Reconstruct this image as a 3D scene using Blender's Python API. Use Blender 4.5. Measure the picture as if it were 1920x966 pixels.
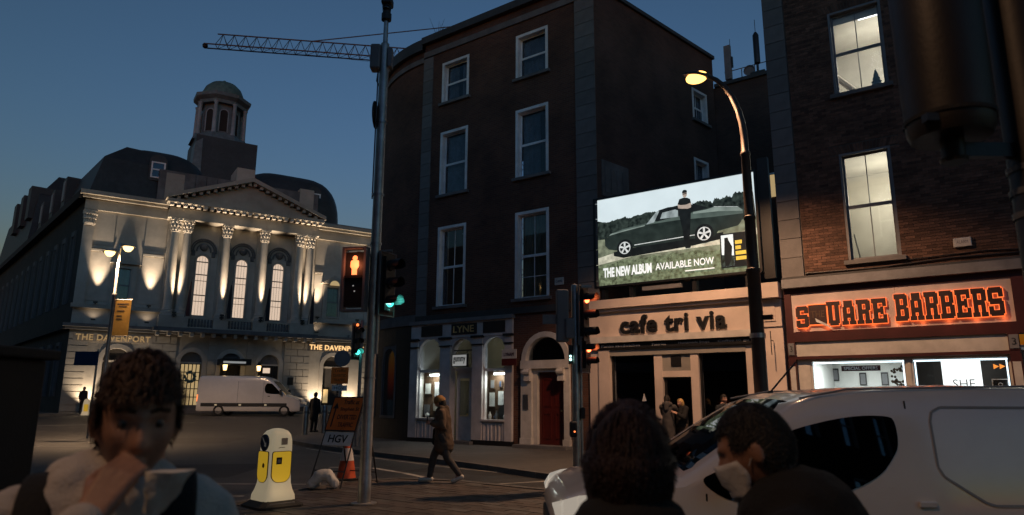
import bpy, bmesh, math, random
from mathutils import Vector, Matrix
random.seed(7)
R = math.radians
scene = bpy.context.scene
col = scene.collection
for o in list(bpy.data.objects): bpy.data.objects.remove(o, do_unlink=True)

# ------------------------------------------------------------------ camera
cd = bpy.data.cameras.new('camera'); cam = bpy.data.objects.new('camera', cd); col.objects.link(cam)
cd.sensor_width = 36; cd.lens = 24.0; cd.clip_end = 2000; cd.clip_start = 0.05
cam.matrix_world = Matrix.Translation((0, 0, 1.6)) @ Matrix.Rotation(R(90 + 11.7), 4, 'X') @ Matrix.Rotation(R(0.3), 4, 'Z')
cd.dof.use_dof = True; cd.dof.focus_distance = 19; cd.dof.aperture_fstop = 3.2
scene.camera = cam
# ------------------------------------------------------------------ dusk sky (sun already below the roofs, behind the hotel side)
world = bpy.data.worlds.new('World'); scene.world = world; world.use_nodes = True
wn = world.node_tree.nodes; wl = world.node_tree.links; wn.clear()
wo = wn.new('ShaderNodeOutputWorld'); bg = wn.new('ShaderNodeBackground'); sk = wn.new('ShaderNodeTexSky')
sk.sky_type = 'NISHITA'; sk.sun_disc = False; sk.sun_elevation = R(-.75); sk.sun_rotation = R(180)
sk.air_density = 1.0; sk.dust_density = 0.5; sk.ozone_density = 3.0
bg.inputs['Strength'].default_value = 0.15
gm = wn.new('ShaderNodeVectorMath'); gm.operation = 'POWER'; gm.inputs[1].default_value = (1.25, 1.45, 1.85)
ti = wn.new('ShaderNodeVectorMath'); ti.operation = 'MULTIPLY'; ti.inputs[1].default_value = (1.95, 2.65, 2.05)
wl.new(sk.outputs[0], gm.inputs[0]); wl.new(gm.outputs[0], ti.inputs[0]); wl.new(ti.outputs[0], bg.inputs[0]); wl.new(bg.outputs[0], wo.inputs[0])
vs = scene.view_settings; vs.view_transform = 'Standard'; vs.look = 'None'; vs.gamma = 1; vs.exposure = 2.0; vs.use_curve_mapping = False
scene.render.engine = 'CYCLES'
# ------------------------------------------------------------------ materials (procedural)
MATS = {}
def _new(name):
    m = bpy.data.materials.new(name); m.use_nodes = True
    n = m.node_tree.nodes; n.clear()
    o = n.new('ShaderNodeOutputMaterial'); p = n.new('ShaderNodeBsdfPrincipled')
    m.node_tree.links.new(p.outputs[0], o.inputs[0]); MATS[name] = m
    return m, n, m.node_tree.links, p
def mat(name, c, rough=.7, var=.18, scale=2.5, bump=.15, bscale=45, metal=0, coat=0, island=0, spec=.5, stain=.25):
    m, n, l, p = _new(name)
    tc = n.new('ShaderNodeTexCoord'); nz = n.new('ShaderNodeTexNoise'); nz.inputs['Scale'].default_value = scale; nz.inputs['Detail'].default_value = 6
    nz.inputs['Roughness'].default_value = .65
    l.new(tc.outputs['Object'], nz.inputs['Vector'])
    mr = n.new('ShaderNodeMapRange'); mr.inputs[1].default_value = .3; mr.inputs[2].default_value = .7
    mr.inputs[3].default_value = 1 - var; mr.inputs[4].default_value = 1 + var; l.new(nz.outputs[0], mr.inputs[0])
    n2 = n.new('ShaderNodeTexNoise'); n2.inputs['Scale'].default_value = scale * .22; n2.inputs['Detail'].default_value = 3; l.new(tc.outputs['Object'], n2.inputs['Vector'])
    m2 = n.new('ShaderNodeMapRange'); m2.inputs[1].default_value = .35; m2.inputs[2].default_value = .65
    m2.inputs[3].default_value = 1 - stain; m2.inputs[4].default_value = 1.05; l.new(n2.outputs[0], m2.inputs[0])
    mu = n.new('ShaderNodeMath'); mu.operation = 'MULTIPLY'; l.new(mr.outputs[0], mu.inputs[0]); l.new(m2.outputs[0], mu.inputs[1])
    src = mu.outputs[0]
    if island:
        ge = n.new('ShaderNodeNewGeometry'); m3 = n.new('ShaderNodeMapRange'); m3.inputs[3].default_value = 1 - island; m3.inputs[4].default_value = 1 + island
        oi = n.new('ShaderNodeObjectInfo'); ad = n.new('ShaderNodeMath'); ad.operation = 'ADD'; l.new(ge.outputs['Random Per Island'], ad.inputs[0]); l.new(oi.outputs['Random'], ad.inputs[1])
        fr = n.new('ShaderNodeMath'); fr.operation = 'FRACT'; l.new(ad.outputs[0], fr.inputs[0]); l.new(fr.outputs[0], m3.inputs[0])
        m4 = n.new('ShaderNodeMath'); m4.operation = 'MULTIPLY'; l.new(src, m4.inputs[0]); l.new(m3.outputs[0], m4.inputs[1]); src = m4.outputs[0]
    vm = n.new('ShaderNodeVectorMath'); vm.operation = 'SCALE'; vm.inputs[0].default_value = c; l.new(src, vm.inputs['Scale'])
    l.new(vm.outputs[0], p.inputs['Base Color'])
    p.inputs['Roughness'].default_value = rough; p.inputs['Metallic'].default_value = metal; p.inputs['Specular IOR Level'].default_value = spec
    p.inputs['Coat Weight'].default_value = coat; p.inputs['Coat Roughness'].default_value = .08
    if bump:
        nb = n.new('ShaderNodeTexNoise'); nb.inputs['Scale'].default_value = bscale; nb.inputs['Detail'].default_value = 4; l.new(tc.outputs['Object'], nb.inputs['Vector'])
        b = n.new('ShaderNodeBump'); b.inputs['Strength'].default_value = bump; b.inputs['Distance'].default_value = .02; l.new(nb.outputs[0], b.inputs['Height']); l.new(b.outputs[0], p.inputs['Normal'])
    return m
def emat(name, c, s):
    m, n, l, p = _new(name)
    p.inputs['Base Color'].default_value = (*[v * .5 for v in c], 1); p.inputs['Emission Color'].default_value = (*c, 1); p.inputs['Emission Strength'].default_value = s
    p.inputs['Roughness'].default_value = .4
    m.cycles.emission_sampling = 'FRONT_BACK' if s > .35 else 'NONE'
    return m
def pmat(name, c, s, var=.12, scale=6):
    # printed film on a backlit light box: mottled print colour that glows with the box behind it
    m, n, l, p = _new(name)
    tc = n.new('ShaderNodeTexCoord'); nz = n.new('ShaderNodeTexNoise'); nz.inputs['Scale'].default_value = scale; nz.inputs['Detail'].default_value = 8; l.new(tc.outputs['Object'], nz.inputs['Vector'])
    mr = n.new('ShaderNodeMapRange'); mr.inputs[1].default_value = .3; mr.inputs[2].default_value = .7; mr.inputs[3].default_value = s * (1 - var); mr.inputs[4].default_value = s * (1 + var); l.new(nz.outputs[0], mr.inputs[0])
    p.inputs['Base Color'].default_value = (*[v * .4 for v in c], 1); p.inputs['Emission Color'].default_value = (*c, 1); l.new(mr.outputs[0], p.inputs['Emission Strength'])
    p.inputs['Roughness'].default_value = .3
    return m
def glass(name, tint=(1, 1, 1), gl=.12, rough=.02):
    m, n, l, p = _new(name); o = [x for x in n if x.type == 'OUTPUT_MATERIAL'][0]; n.remove(p)
    t = n.new('ShaderNodeBsdfTransparent'); t.inputs[0].default_value = (*tint, 1)
    g = n.new('ShaderNodeBsdfGlossy'); g.inputs['Roughness'].default_value = rough; g.inputs[0].default_value = (.9, .95, 1, 1)
    lw = n.new('ShaderNodeLayerWeight'); lw.inputs[0].default_value = .25
    mr = n.new('ShaderNodeMapRange'); mr.inputs[3].default_value = gl * .6; mr.inputs[4].default_value = min(1, gl * 4); l.new(lw.outputs['Fresnel'], mr.inputs[0])
    mx = n.new('ShaderNodeMixShader'); l.new(mr.outputs[0], mx.inputs[0]); l.new(t.outputs[0], mx.inputs[1]); l.new(g.outputs[0], mx.inputs[2]); l.new(mx.outputs[0], o.inputs[0])
    return m
def brickmat(name, c1, c2, mo, bw=.225, rh=.075):
    m, n, l, p = _new(name)
    tc = n.new('ShaderNodeTexCoord'); sp = n.new('ShaderNodeSeparateXYZ'); cb = n.new('ShaderNodeCombineXYZ'); l.new(tc.outputs['Object'], sp.inputs[0])
    l.new(sp.outputs[0], cb.inputs[0]); l.new(sp.outputs[2], cb.inputs[1])
    br = n.new('ShaderNodeTexBrick'); br.inputs['Scale'].default_value = 1; br.inputs['Brick Width'].default_value = bw; br.inputs['Row Height'].default_value = rh
    br.inputs['Mortar Size'].default_value = .007; br.inputs['Color1'].default_value = (*c1, 1); br.inputs['Color2'].default_value = (*c2, 1); br.inputs['Mortar'].default_value = (*mo, 1)
    l.new(cb.outputs[0], br.inputs['Vector'])
    nz = n.new('ShaderNodeTexNoise'); nz.inputs['Scale'].default_value = .6; nz.inputs['Detail'].default_value = 8; l.new(tc.outputs['Object'], nz.inputs['Vector'])
    mr = n.new('ShaderNodeMapRange'); mr.inputs[1].default_value = .3; mr.inputs[2].default_value = .7; mr.inputs[3].default_value = .55; mr.inputs[4].default_value = 1.25; l.new(nz.outputs[0], mr.inputs[0])
    vm = n.new('ShaderNodeVectorMath'); vm.operation = 'SCALE'; l.new(br.outputs['Color'], vm.inputs[0]); l.new(mr.outputs[0], vm.inputs['Scale']); l.new(vm.outputs[0], p.inputs['Base Color'])
    b = n.new('ShaderNodeBump'); b.inputs['Strength'].default_value = .6; b.inputs['Distance'].default_value = .01; b.invert = True; l.new(br.outputs['Fac'], b.inputs['Height']); l.new(b.outputs[0], p.inputs['Normal'])
    p.inputs['Roughness'].default_value = .9
    return m
mat('asphalt', (.034, .032, .031), .6, .45, .8, .6, 90, stain=.5)
mat('patch', (.022, .021, .021), .7, .4, 2, .6, 120, stain=.4)
mat('paving', (.075, .07, .066), .75, .25, 2, .3, 60, island=.25)
mat('paver', (.055, .043, .038), .7, .3, 3, .35, 70, island=.35)
mat('kerb', (.10, .098, .095), .8, .25, 3, .3)
mat('roadpaint', (.42, .41, .38), .7, .3, 5, .2, stain=.5)
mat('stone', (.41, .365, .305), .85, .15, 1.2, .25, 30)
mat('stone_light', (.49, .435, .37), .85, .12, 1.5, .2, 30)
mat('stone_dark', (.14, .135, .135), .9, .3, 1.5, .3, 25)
mat('stone_soot', (.032, .029, .026), .9, .3, 1.5, .3, 25)  # hotel stone with the side wing's shade put into its colour
mat('quoin', (.15, .145, .145), .9, .2, 1.5, .3, 25, island=.15)
mat('slate', (.036, .037, .04), .55, .25, 4, .3, 30)
mat('lead_pale', (.30, .34, .36), .6, .15, 3, .2)
mat('lead', (.13, .16, .17), .5, .25, 3, .2)
brickmat('brick_sooty', (.115, .046, .028), (.078, .031, .021), (.095, .074, .058))
brickmat('brick_flank', (.10, .05, .038), (.075, .038, .03), (.07, .06, .052))
mat('brick', (.125, .066, .045), .9, .25, 8, .4, 60, island=.4, stain=.35)
mat('mortar', (.10, .082, .07), .95, .2, 10, .4)
mat('paint_white', (.74, .74, .75), .55, .12, 4, .08)
mat('paint_offwhite', (.55, .52, .48), .6, .12, 4, .08)
mat('paint_lilac', (.52, .49, .49), .55, .12, 4, .08)
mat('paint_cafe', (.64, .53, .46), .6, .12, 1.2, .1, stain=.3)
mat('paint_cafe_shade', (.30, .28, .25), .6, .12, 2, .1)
mat('paint_black', (.012, .012, .013), .4, .2, 4, .05)
mat('paint_red', (.09, .014, .011), .35, .15, 4, .05)
mat('paint_maroon', (.06, .014, .014), .45, .15, 4, .05)
mat('paint_grey', (.17, .17, .18), .5, .15, 5, .08)
mat('darkwood', (.02, .013, .01), .6, .2, 5, .1)
mat('brown', (.10, .055, .03), .7, .3, 9, .2)
mat('cabinet', (.009, .009, .01), .75, .2, 4, .1)
mat('dark', (.01, .01, .01), .8, .1, 3, 0)
mat('interior', (.5, .47, .42), .9, .08, 2, 0)
mat('interior_white', (.7, .7, .68), .8, .05, 2, 0)
mat('interior_dark', (.03, .025, .022), .9, .1, 2, 0)
mat('curtain', (.24, .23, .23), .9, .2, 8, .2, 12)
mat('blind', (.34, .26, .15), .9, .1, 8, .1)
mat('galvanised', (.42, .41, .40), .42, .18, 9, .1, metal=.85)
mat('housing', (.022, .018, .016), .5, .2, 6, .05)
mat('lamp_post', (.05, .03, .02), .5, .2, 6, .1)
mat('signal_black', (.014, .014, .015), .5, .1, 6, .05)
mat('signal_grey', (.16, .16, .17), .5, .1, 6, .05)
mat('orange_board', (.85, .20, .03), .5, .12, 6, .03, spec=.3)
mat('white_board', (.7, .7, .7), .4, .08, 6, .03)
mat('cone_orange', (.55, .09, .03), .5, .2, 8, .1)
mat('sandbag', (.62, .62, .6), .75, .15, 9, .4, 20)
mat('rubber', (.018, .018, .018), .8, .2, 10, .2)
mat('steel', (.35, .35, .36), .35, .1, 10, .05, metal=.9)
mat('van_white', (.76, .72, .69), .28, .05, 2, 0, coat=.7, stain=.08)
mat('van_groove', (.33, .33, .34), .5, .1, 3, 0)
mat('van_trim', (.02, .02, .022), .6, .1, 8, .1)
mat('skin', (.40, .22, .155), .55, .12, 30, .08, 120)
mat('skin2', (.36, .19, .13), .55, .12, 30, .08, 120)
mat('hair_brown', (.06, .028, .015), .55, .35, 60, .5, 140)
mat('hair_red', (.02, .004, .003), .5, .35, 60, .5, 140)
mat('hair_dark', (.011, .008, .006), .6, .35, 60, .5, 140)
mat('hoodie', (.60, .57, .55), .9, .08, 9, .35, 160)
mat('cloth_black', (.008, .008, .009), .9, .2, 9, .3, 120)
mat('cloth_grey', (.06, .055, .055), .9, .2, 9, .3, 120)
mat('cloth_tan', (.10, .066, .045), .9, .2, 9, .3, 120)
mat('cloth_brown', (.07, .05, .035), .9, .2, 9, .3, 120)
mat('cloth_navy', (.012, .015, .02), .9, .2, 9, .3, 120)
mat('hat_tan', (.32, .17, .06), .9, .15, 30, .4, 120)
mat('eye_white', (.16, .13, .12), .3, .05, 20, 0)
mat('mask_white', (.62, .62, .64), .8, .05, 20, .15)
mat('paper', (.66, .66, .64), .8, .05, 14, .3, 25)
mat('gold', (.62, .42, .16), .5, .15, 6, .05)
mat('banner', (.55, .30, .05), .8, .1, 5, .05)
mat('blue_sign', (.012, .04, .10), .45, .1, 6, .03)
mat('silver_text', (.6, .6, .6), .6, .05, 6, 0)
mat('pinkpanel', (.55, .44, .40), .6, .08, 3, .05)
mat('letter_brown', (.035, .012, .01), .6, .2, 6, .05)
mat('copper_green', (.10, .16, .14), .6, .3, 3, .2)
glass('glass_dark', (.75, .8, .85), .06)
glass('glass_clear', (.93, .95, .95), .06)
glass('glass_car', (.02, .022, .025), .07)
E=emat
E('em_sodium', (1, .46, .11), 1.0)
E('em_lamp_white', (1, .64, .24), .9)
E('em_red', (1, .13, .04), 2.2)
E('em_redman', (1, .22, .07), .6)
E('em_green', (.08, .75, .62), .45)
E('em_greenw', (.5, 1, .9), .8)
E('em_tube', (.92, 1, .95), 5.0)
E('em_tube_room', (.9, .95, 1), 1.2)
E('em_neon', (1, .17, .04), .4)
E('em_hotelwin', (1, .75, .56), .17)
E('em_hotelwin_warm', (1, .70, .32), .10)
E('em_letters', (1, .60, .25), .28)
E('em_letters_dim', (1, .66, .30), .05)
E('em_bollard', (1, .84, .55), .05)
E('em_bollard_y', (1, .62, .04), .075)
E('em_panel', (.95, 1, 1), .45)
E('em_led', (.75, .9, 1), .6)
E('em_gummy', (.9, .9, .85), .06)
E('em_small_red', (1, .2, .05), .5)
E('em_headlight', (1, .9, .75), .08)
E('em_neonorange', (1, .3, .05), .3)
E('em_arrow', (.6, .6, .55), .012)
TMP = bpy.data.scenes.new('work')
def evaluated(o):
    TMP.collection.objects.link(o); vl = TMP.view_layers[0]; vl.update(); me = bpy.data.meshes.new_from_object(o.evaluated_get(vl.depsgraph)); return me
# ------------------------------------------------------------------ mesh helpers
class MB:
    def __init__(s): s.v = []; s.f = []
    def poly(s, pts):
        i = len(s.v); s.v += [tuple(p) for p in pts]; s.f.append(tuple(range(i, i + len(pts)))); return s
    def box(s, x0, x1, y0, y1, z0, z1):
        i = len(s.v); s.v += [(x, y, z) for z in (z0, z1) for y in (y0, y1) for x in (x0, x1)]
        for f in ((0, 2, 3, 1), (4, 5, 7, 6), (0, 1, 5, 4), (2, 6, 7, 3), (0, 4, 6, 2), (1, 3, 7, 5)): s.f.append(tuple(i + k for k in f))
        return s
    def prism(s, pts, y0, y1):      # outline in x,z swept along y
        i = len(s.v); n = len(pts); s.v += [(x, y0, z) for x, z in pts] + [(x, y1, z) for x, z in pts]
        s.f.append(tuple(range(i, i + n))); s.f.append(tuple(range(i + 2 * n - 1, i + n - 1, -1)))
        for k in range(n): s.f.append((i + k, i + n + k, i + n + (k + 1) % n, i + (k + 1) % n))
        return s
    def prismz(s, pts, z0, z1):
        i = len(s.v); n = len(pts); s.v += [(x, y, z0) for x, y in pts] + [(x, y, z1) for x, y in pts]
        s.f.append(tuple(range(i + n - 1, i - 1, -1))); s.f.append(tuple(range(i + n, i + 2 * n)))
        for k in range(n): s.f.append((i + k, i + (k + 1) % n, i + n + (k + 1) % n, i + n + k))
        return s
    def tube(s, p0, p1, r0, r1=None, n=10, cap=True):
        r1 = r0 if r1 is None else r1
        p0 = Vector(p0); p1 = Vector(p1); d = (p1 - p0).normalized(); a = d.orthogonal().normalized(); b = d.cross(a); i = len(s.v)
        for p, r in ((p0, r0), (p1, r1)):
            for k in range(n):
                t = 2 * math.pi * k / n; s.v.append(tuple(p + a * (r * math.cos(t)) + b * (r * math.sin(t))))
        for k in range(n): s.f.append((i + k, i + (k + 1) % n, i + n + (k + 1) % n, i + n + k))
        if cap: s.f.append(tuple(range(i + n - 1, i - 1, -1))); s.f.append(tuple(range(i + n, i + 2 * n)))
        return s
    def path(s, pts, r, n=8):
        for a, b in zip(pts[:-1], pts[1:]): s.tube(a, b, r, r, n)
        return s
    def lathe(s, prof, c=(0, 0, 0), n=16, axis='z', a0=0, a1=2 * math.pi):
        i = len(s.v); full = abs(a1 - a0 - 2 * math.pi) < 1e-6; m = n if full else n + 1
        for r, h in prof:
            for k in range(m):
                t = a0 + (a1 - a0) * k / n; x, y = r * math.cos(t), r * math.sin(t)
                q = (x, y, h) if axis == 'z' else (x, -h, y) if axis == 'y' else (h, x, y)
                s.v.append((c[0] + q[0], c[1] + q[1], c[2] + q[2]))
        for j in range(len(prof) - 1):
            for k in range(n):
                k2 = (k + 1) % m
                s.f.append((i + j * m + k, i + j * m + k2, i + (j + 1) * m + k2, i + (j + 1) * m + k))
        return s
    def rings(s, rr, cap=True):
        i = len(s.v); n = len(rr[0])
        for r in rr: s.v += [tuple(p) for p in r]
        for j in range(len(rr) - 1):
            for k in range(n): s.f.append((i + j * n + k, i + j * n + (k + 1) % n, i + (j + 1) * n + (k + 1) % n, i + (j + 1) * n + k))
        if cap: s.f.append(tuple(range(i + n - 1, i - 1, -1))); j = i + (len(rr) - 1) * n; s.f.append(tuple(range(j, j + n)))
        return s
    def ball(s, c, r, n=12, m=8, sc=(1, 1, 1)):
        return s.lathe([(r * math.sin(math.pi * k / m) if 0 < k < m else 1e-4, -r * math.cos(math.pi * k / m)) for k in range(m + 1)], (0, 0, 0), n)._sc(c, sc, (m + 1) * n)
    def _sc(s, c, sc, k):
        for q in range(len(s.v) - k, len(s.v)): x, y, z = s.v[q]; s.v[q] = (c[0] + x * sc[0], c[1] + y * sc[1], c[2] + z * sc[2])
        return s
    def wall(s, x0, x1, z0, z1, holes, y0, y1):   # front/back skins with openings and their reveals
        xs = sorted({x0, x1, *[min(max(h[k], x0), x1) for h in holes for k in (0, 1)]}); zs = sorted({z0, z1, *[min(max(h[k], z0), z1) for h in holes for k in (2, 3)]})
        for a, b in zip(xs[:-1], xs[1:]):
            for c, d in zip(zs[:-1], zs[1:]):
                mx, mz = (a + b) / 2, (c + d) / 2
                if any(h[0] < mx < h[1] and h[2] < mz < h[3] for h in holes): continue
                for y in (y0, y1): s.poly([(a, y, c), (b, y, c), (b, y, d), (a, y, d)])
        for h in holes:
            a, b, c, d = max(h[0], x0), min(h[1], x1), max(h[2], z0), min(h[3], z1)
            for q in (((a, c), (a, d)), ((b, c), (b, d)), ((a, c), (b, c)), ((a, d), (b, d))):
                if q[0][1] == q[1][1] and q[0][1] in (z0, z1): continue
                s.poly([(q[0][0], y0, q[0][1]), (q[1][0], y0, q[1][1]), (q[1][0], y1, q[1][1]), (q[0][0], y1, q[0][1])])
        for q in (((x0, z0), (x0, z1)), ((x1, z0), (x1, z1)), ((x0, z1), (x1, z1))):
            s.poly([(q[0][0], y0, q[0][1]), (q[1][0], y0, q[1][1]), (q[1][0], y1, q[1][1]), (q[0][0], y1, q[0][1])])
        return s
    def spandrel(s, cx, zs, r, zt, y0, y1, rx=None, n=12):   # fills the two corners above an arch
        rx = rx or r
        for sg in (-1, 1):
            pts = [(cx + sg * rx * math.cos(math.pi / 2 * k / n), zs + r * math.sin(math.pi / 2 * k / n)) for k in range(n + 1)]
            s.prism(pts + [(cx, zt), (cx + sg * rx, zt)], y0, y1)
        return s
    def archring(s, cx, zs, r0, r1, y0, y1, n=14, a0=0, a1=math.pi):
        o = [(cx + r1 * math.cos(a0 + (a1 - a0) * k / n), zs + r1 * math.sin(a0 + (a1 - a0) * k / n)) for k in range(n + 1)]
        q = [(cx + r0 * math.cos(a0 + (a1 - a0) * k / n), zs + r0 * math.sin(a0 + (a1 - a0) * k / n)) for k in range(n + 1)]
        for k in range(n): s.prism([o[k], o[k + 1], q[k + 1], q[k]], y0, y1)
        return s
    def mesh(s, name, m):
        me = bpy.data.meshes.new(name); me.from_pydata(s.v, [], s.f); me.update()
        if m: me.materials.append(MATS[m])
        return me
    def build(s, name, m, parent=None, smooth=False, rot=None, loc=None, bevel=0):
        o = bpy.data.objects.new(name, s.mesh(name, m)); col.objects.link(o)
        if parent: o.parent = parent
        if smooth:
            me = o.data; me.polygons.foreach_set('use_smooth', [True] * len(me.polygons))
            try: me.set_sharp_from_angle(angle=R(40))
            except Exception: pass
        if rot is not None: o.rotation_euler = rot
        if loc is not None: o.location = loc
        if bevel:
            b = o.modifiers.new('bevel', 'BEVEL'); b.width = bevel; b.segments = 2; b.limit_method = 'ANGLE'
        return o
def B(*a): return MB().box(*a)
def tag(o, label, cat, group=None):
    o['label'] = label; o['category'] = cat
    if group: o['group'] = group
    return o
def thing(name, label, cat, loc=(0, 0, 0), rz=0, group=None):
    o = bpy.data.objects.new(name, None); col.objects.link(o); o.location = loc; o.rotation_euler = (0, 0, R(rz)); o.empty_display_size = .2
    return tag(o, label, cat, group)
def kind(o, k): o['kind'] = k; return o
def share(name, me, parent, loc, rot=None, sc=None):
    o = bpy.data.objects.new(name, me); col.objects.link(o); o.parent = parent; o.location = loc
    if rot: o.rotation_euler = rot
    if sc: o.scale = sc
    return o
def text_mb(s, x0, x1, z0, z1, y, ext=.01, off=0.0, space=1.0):
    cu = bpy.data.curves.new('t', 'FONT'); cu.body = s; cu.extrude = 1.0; cu.offset = off; cu.space_character = space; cu.resolution_u = 3
    ob = bpy.data.objects.new('t', cu); me = evaluated(ob)
    bpy.data.objects.remove(ob); bpy.data.curves.remove(cu)
    vs_ = [v.co.copy() for v in me.vertices]; ax = min(v.x for v in vs_); bx = max(v.x for v in vs_); ay = min(v.y for v in vs_); by = max(v.y for v in vs_)
    mb = MB(); mb.v = [(x0 + (v.x - ax) / (bx - ax) * (x1 - x0), y - v.z * ext, z0 + (v.y - ay) / (by - ay) * (z1 - z0)) for v in vs_]; mb.f = [tuple(p.vertices) for p in me.polygons]
    bpy.data.meshes.remove(me); return mb
def text(s, x0, x1, z0, z1, y, m, parent, name='lettering', **k): return text_mb(s, x0, x1, z0, z1, y, **k).build(name, m, parent)
def light(kind_, name, loc, power, color, parent=None, size=.1, target=None, spot=60, blend=.5):
    d = bpy.data.lights.new(name, kind_); d.energy = power; d.color = color
    if kind_ == 'AREA': d.size = size
    else: d.shadow_soft_size = size
    if kind_ == 'SPOT': d.spot_size = R(spot); d.spot_blend = blend
    o = bpy.data.objects.new(name, d); col.objects.link(o); o.location = loc
    if parent: o.parent = parent
    if target is not None: o.rotation_euler = (Vector(target) - Vector(loc)).to_track_quat('-Z', 'Y').to_euler()
    return o
# ------------------------------------------------------------------ ground
SO = Vector((2.6, 22.5, 0)); SA = -36          # street frontage frame: x along the shopfronts, y into the buildings
_c, _s = math.cos(R(SA)), math.sin(R(SA))
def SW(x, y, z=0): return Vector((SO.x + x * _c - y * _s, SO.y + x * _s + y * _c, z))
def gz(Y):
    t = min(max((Y - 31) / 16, 0), 1); return -.12 + .5 * t * t * (3 - 2 * t)
g = MB(); ys = [-80, -10, 20, 28] + [31 + k * 1.6 for k in range(11)] + [60, 120, 700]; xs = [-500, -60, -20, 0, 20, 60, 500]
for a, b in zip(ys[:-1], ys[1:]):
    for c, d in zip(xs[:-1], xs[1:]): g.poly([(c, a, gz(a)), (d, a, gz(a)), (d, b, gz(b)), (c, b, gz(b))])
kind(g.build('road', 'asphalt'), 'structure')
def kerb_line(parent, pts, zt, closed=False, L=.9, mname='kerb'):
    me = B(-L / 2 + .006, L / 2 - .006, -.075, .075, -.16, 0).mesh('kerb_stone', mname)
    P = [Vector((*p, 0)) for p in pts] + ([Vector((*pts[0], 0))] if closed else [])
    for a, b in zip(P[:-1], P[1:]):
        n = max(1, round((b - a).length / L)); d = (b - a) / n
        for k in range(n):
            m = a + d * (k + .5)
            share('kerb_stone', me, parent, (m.x, m.y, zt(m.y) if callable(zt) else zt), (0, 0, math.atan2(d.y, d.x)), (d.length / L, 1, 1))
# far pavement along the shops, wrapping the rounded corner
kp = [SW(x, y) for x, y in [(20, -9.6), (9, -8.4), (3.2, -6.8), (-.5, -5.65), (-5.4, -4.65), (-9, -3.7), (-12.3, -2.5), (-14.2, -.6), (-15.2, 2.5), (-15.4, 6)]]
pv = MB().prismz([(p.x, p.y) for p in kp] + [tuple(SW(-15.4, 30).xy), tuple(SW(20, 30).xy)], -.5, 0)
pvo = kind(pv.build('pavement', 'paving'), 'structure'); kerb_line(pvo, [(p.x, p.y) for p in kp], .006)
# near pavement under the camera
kind(MB().prismz([(-40, -30), (40, -30), (40, 3.4), (-4.6, 3.4), (-4.9, 7.4), (-5.6, 8.2), (-40, 8.2)], -.5, 0).build('near_pavement', 'paving'), 'structure')
# crossing island with block paving
isl = [(-4.35, 10.4), (-4.3, 11.1), (-3.95, 12.4), (-3.3, 13.9), (-2.3, 14.6), (-1.1, 14.25), (.0, 13.4), (.9, 12.75), (1.9, 12.1), (2.4, 11.0), (2.0, 9.3), (.2, 8.4), (-2.4, 8.4), (-3.9, 9.3)]
io = kind(MB().prismz(isl, -.4, -.012).build('traffic_island', 'mortar'), 'structure'); kerb_line(io, isl, .006, True, .6)
def inside(x, y, P):
    r = False; j = len(P) - 1
    for i in range(len(P)):
        if (P[i][1] > y) != (P[j][1] > y) and x < (P[j][0] - P[i][0]) * (y - P[i][1]) / (P[j][1] - P[i][1]) + P[i][0]: r = not r
        j = i
    return r
pm = [B(-.194, .194, -.094, .094, -.05, 0).mesh('paver', 'paver'), B(-.194, .194, -.094, .094, -.05, 0).mesh('paver', 'paving')]
isl_in = [((x + .95) * .975 - .95, (y - 11.4) * .965 + 11.4) for x, y in isl]
spots = []
for i in range(-24, 25):
    for j in range(-40, 41):
        ux, uy = (i + .5 * (j % 2)) * .4, j * .2
        x, y = -.9 + ux * _c - uy * _s, 11.4 + ux * _s + uy * _c
        if all(inside(x + a * _c - b * _s, y + a * _s + b * _c, isl_in) for a in (-.19, .19) for b in (-.09, .09)): spots.append((y, x))
spots.sort()
vis = [s for s in spots if s[0] > 9.6][:300]; rest = MB()
for s in spots:
    if s in vis: share('paver', pm[0 if random.random() < .75 else 1], io, (s[1], s[0], random.uniform(-.003, .003)), (0, 0, R(SA)))
    else:
        q = MB().box(-.194, .194, -.094, .094, -.05, random.uniform(-.003, .003)); i = len(rest.v)
        rest.v += [(s[1] + x * _c - y * _s, s[0] + x * _s + y * _c, z) for x, y, z in q.v]; rest.f += [tuple(i + k for k in f) for f in q.f]
kind(rest.build('paver_field', 'paver', io), 'stuff')
# painted lines
def line(pts, w, name='road_marking', z=None):
    m = MB(); P = [Vector((*p, 0)) for p in pts]
    for a, b in zip(P[:-1], P[1:]):
        n = Vector((-(b - a).y, (b - a).x, 0)).normalized() * w / 2
        m.poly([(q.x, q.y, gz(q.y) + .004) for q in (a - n, b - n, b + n, a + n)])
    return kind(m.build(name, 'roadpaint'), 'structure')
line([(-12, 14.45), (-4.15, 14.5)], .09); line([(-12, 12.7), (-4.75, 12.75)], .09)
line([(-.72, 14.45), (1.4, 15.6)], .11); line([(-4.6, 18.0), (-3.4, 17.8), (-2.5, 16.7), (-1.75, 15.6), (-1.3, 14.75)], .14)
line([SW(8, -8.0).xy, SW(3, -6.35).xy, SW(-.5, -6.05).xy, SW(-5.4, -5.05).xy, SW(-9, -4.1).xy], .08)
for P_ in ([(-9.5, 15.2), (-6.2, 15.6), (-6.3, 18.9), (-9.4, 18.4)], [(-2.6, 17.2), (-.4, 16.2), (.2, 17.1), (-2.0, 18.2)], [(-16, 26), (-11, 27), (-11.4, 30.5), (-16.2, 29.6)]): kind(MB().poly([(x, y, gz(y) + .0025) for x, y in P_]).build('road_patch', 'patch'), 'structure')
line([(-30, 36), (-18, 40)], .12); line([(-24, 24), (-13, 25.2)], .1)
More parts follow.
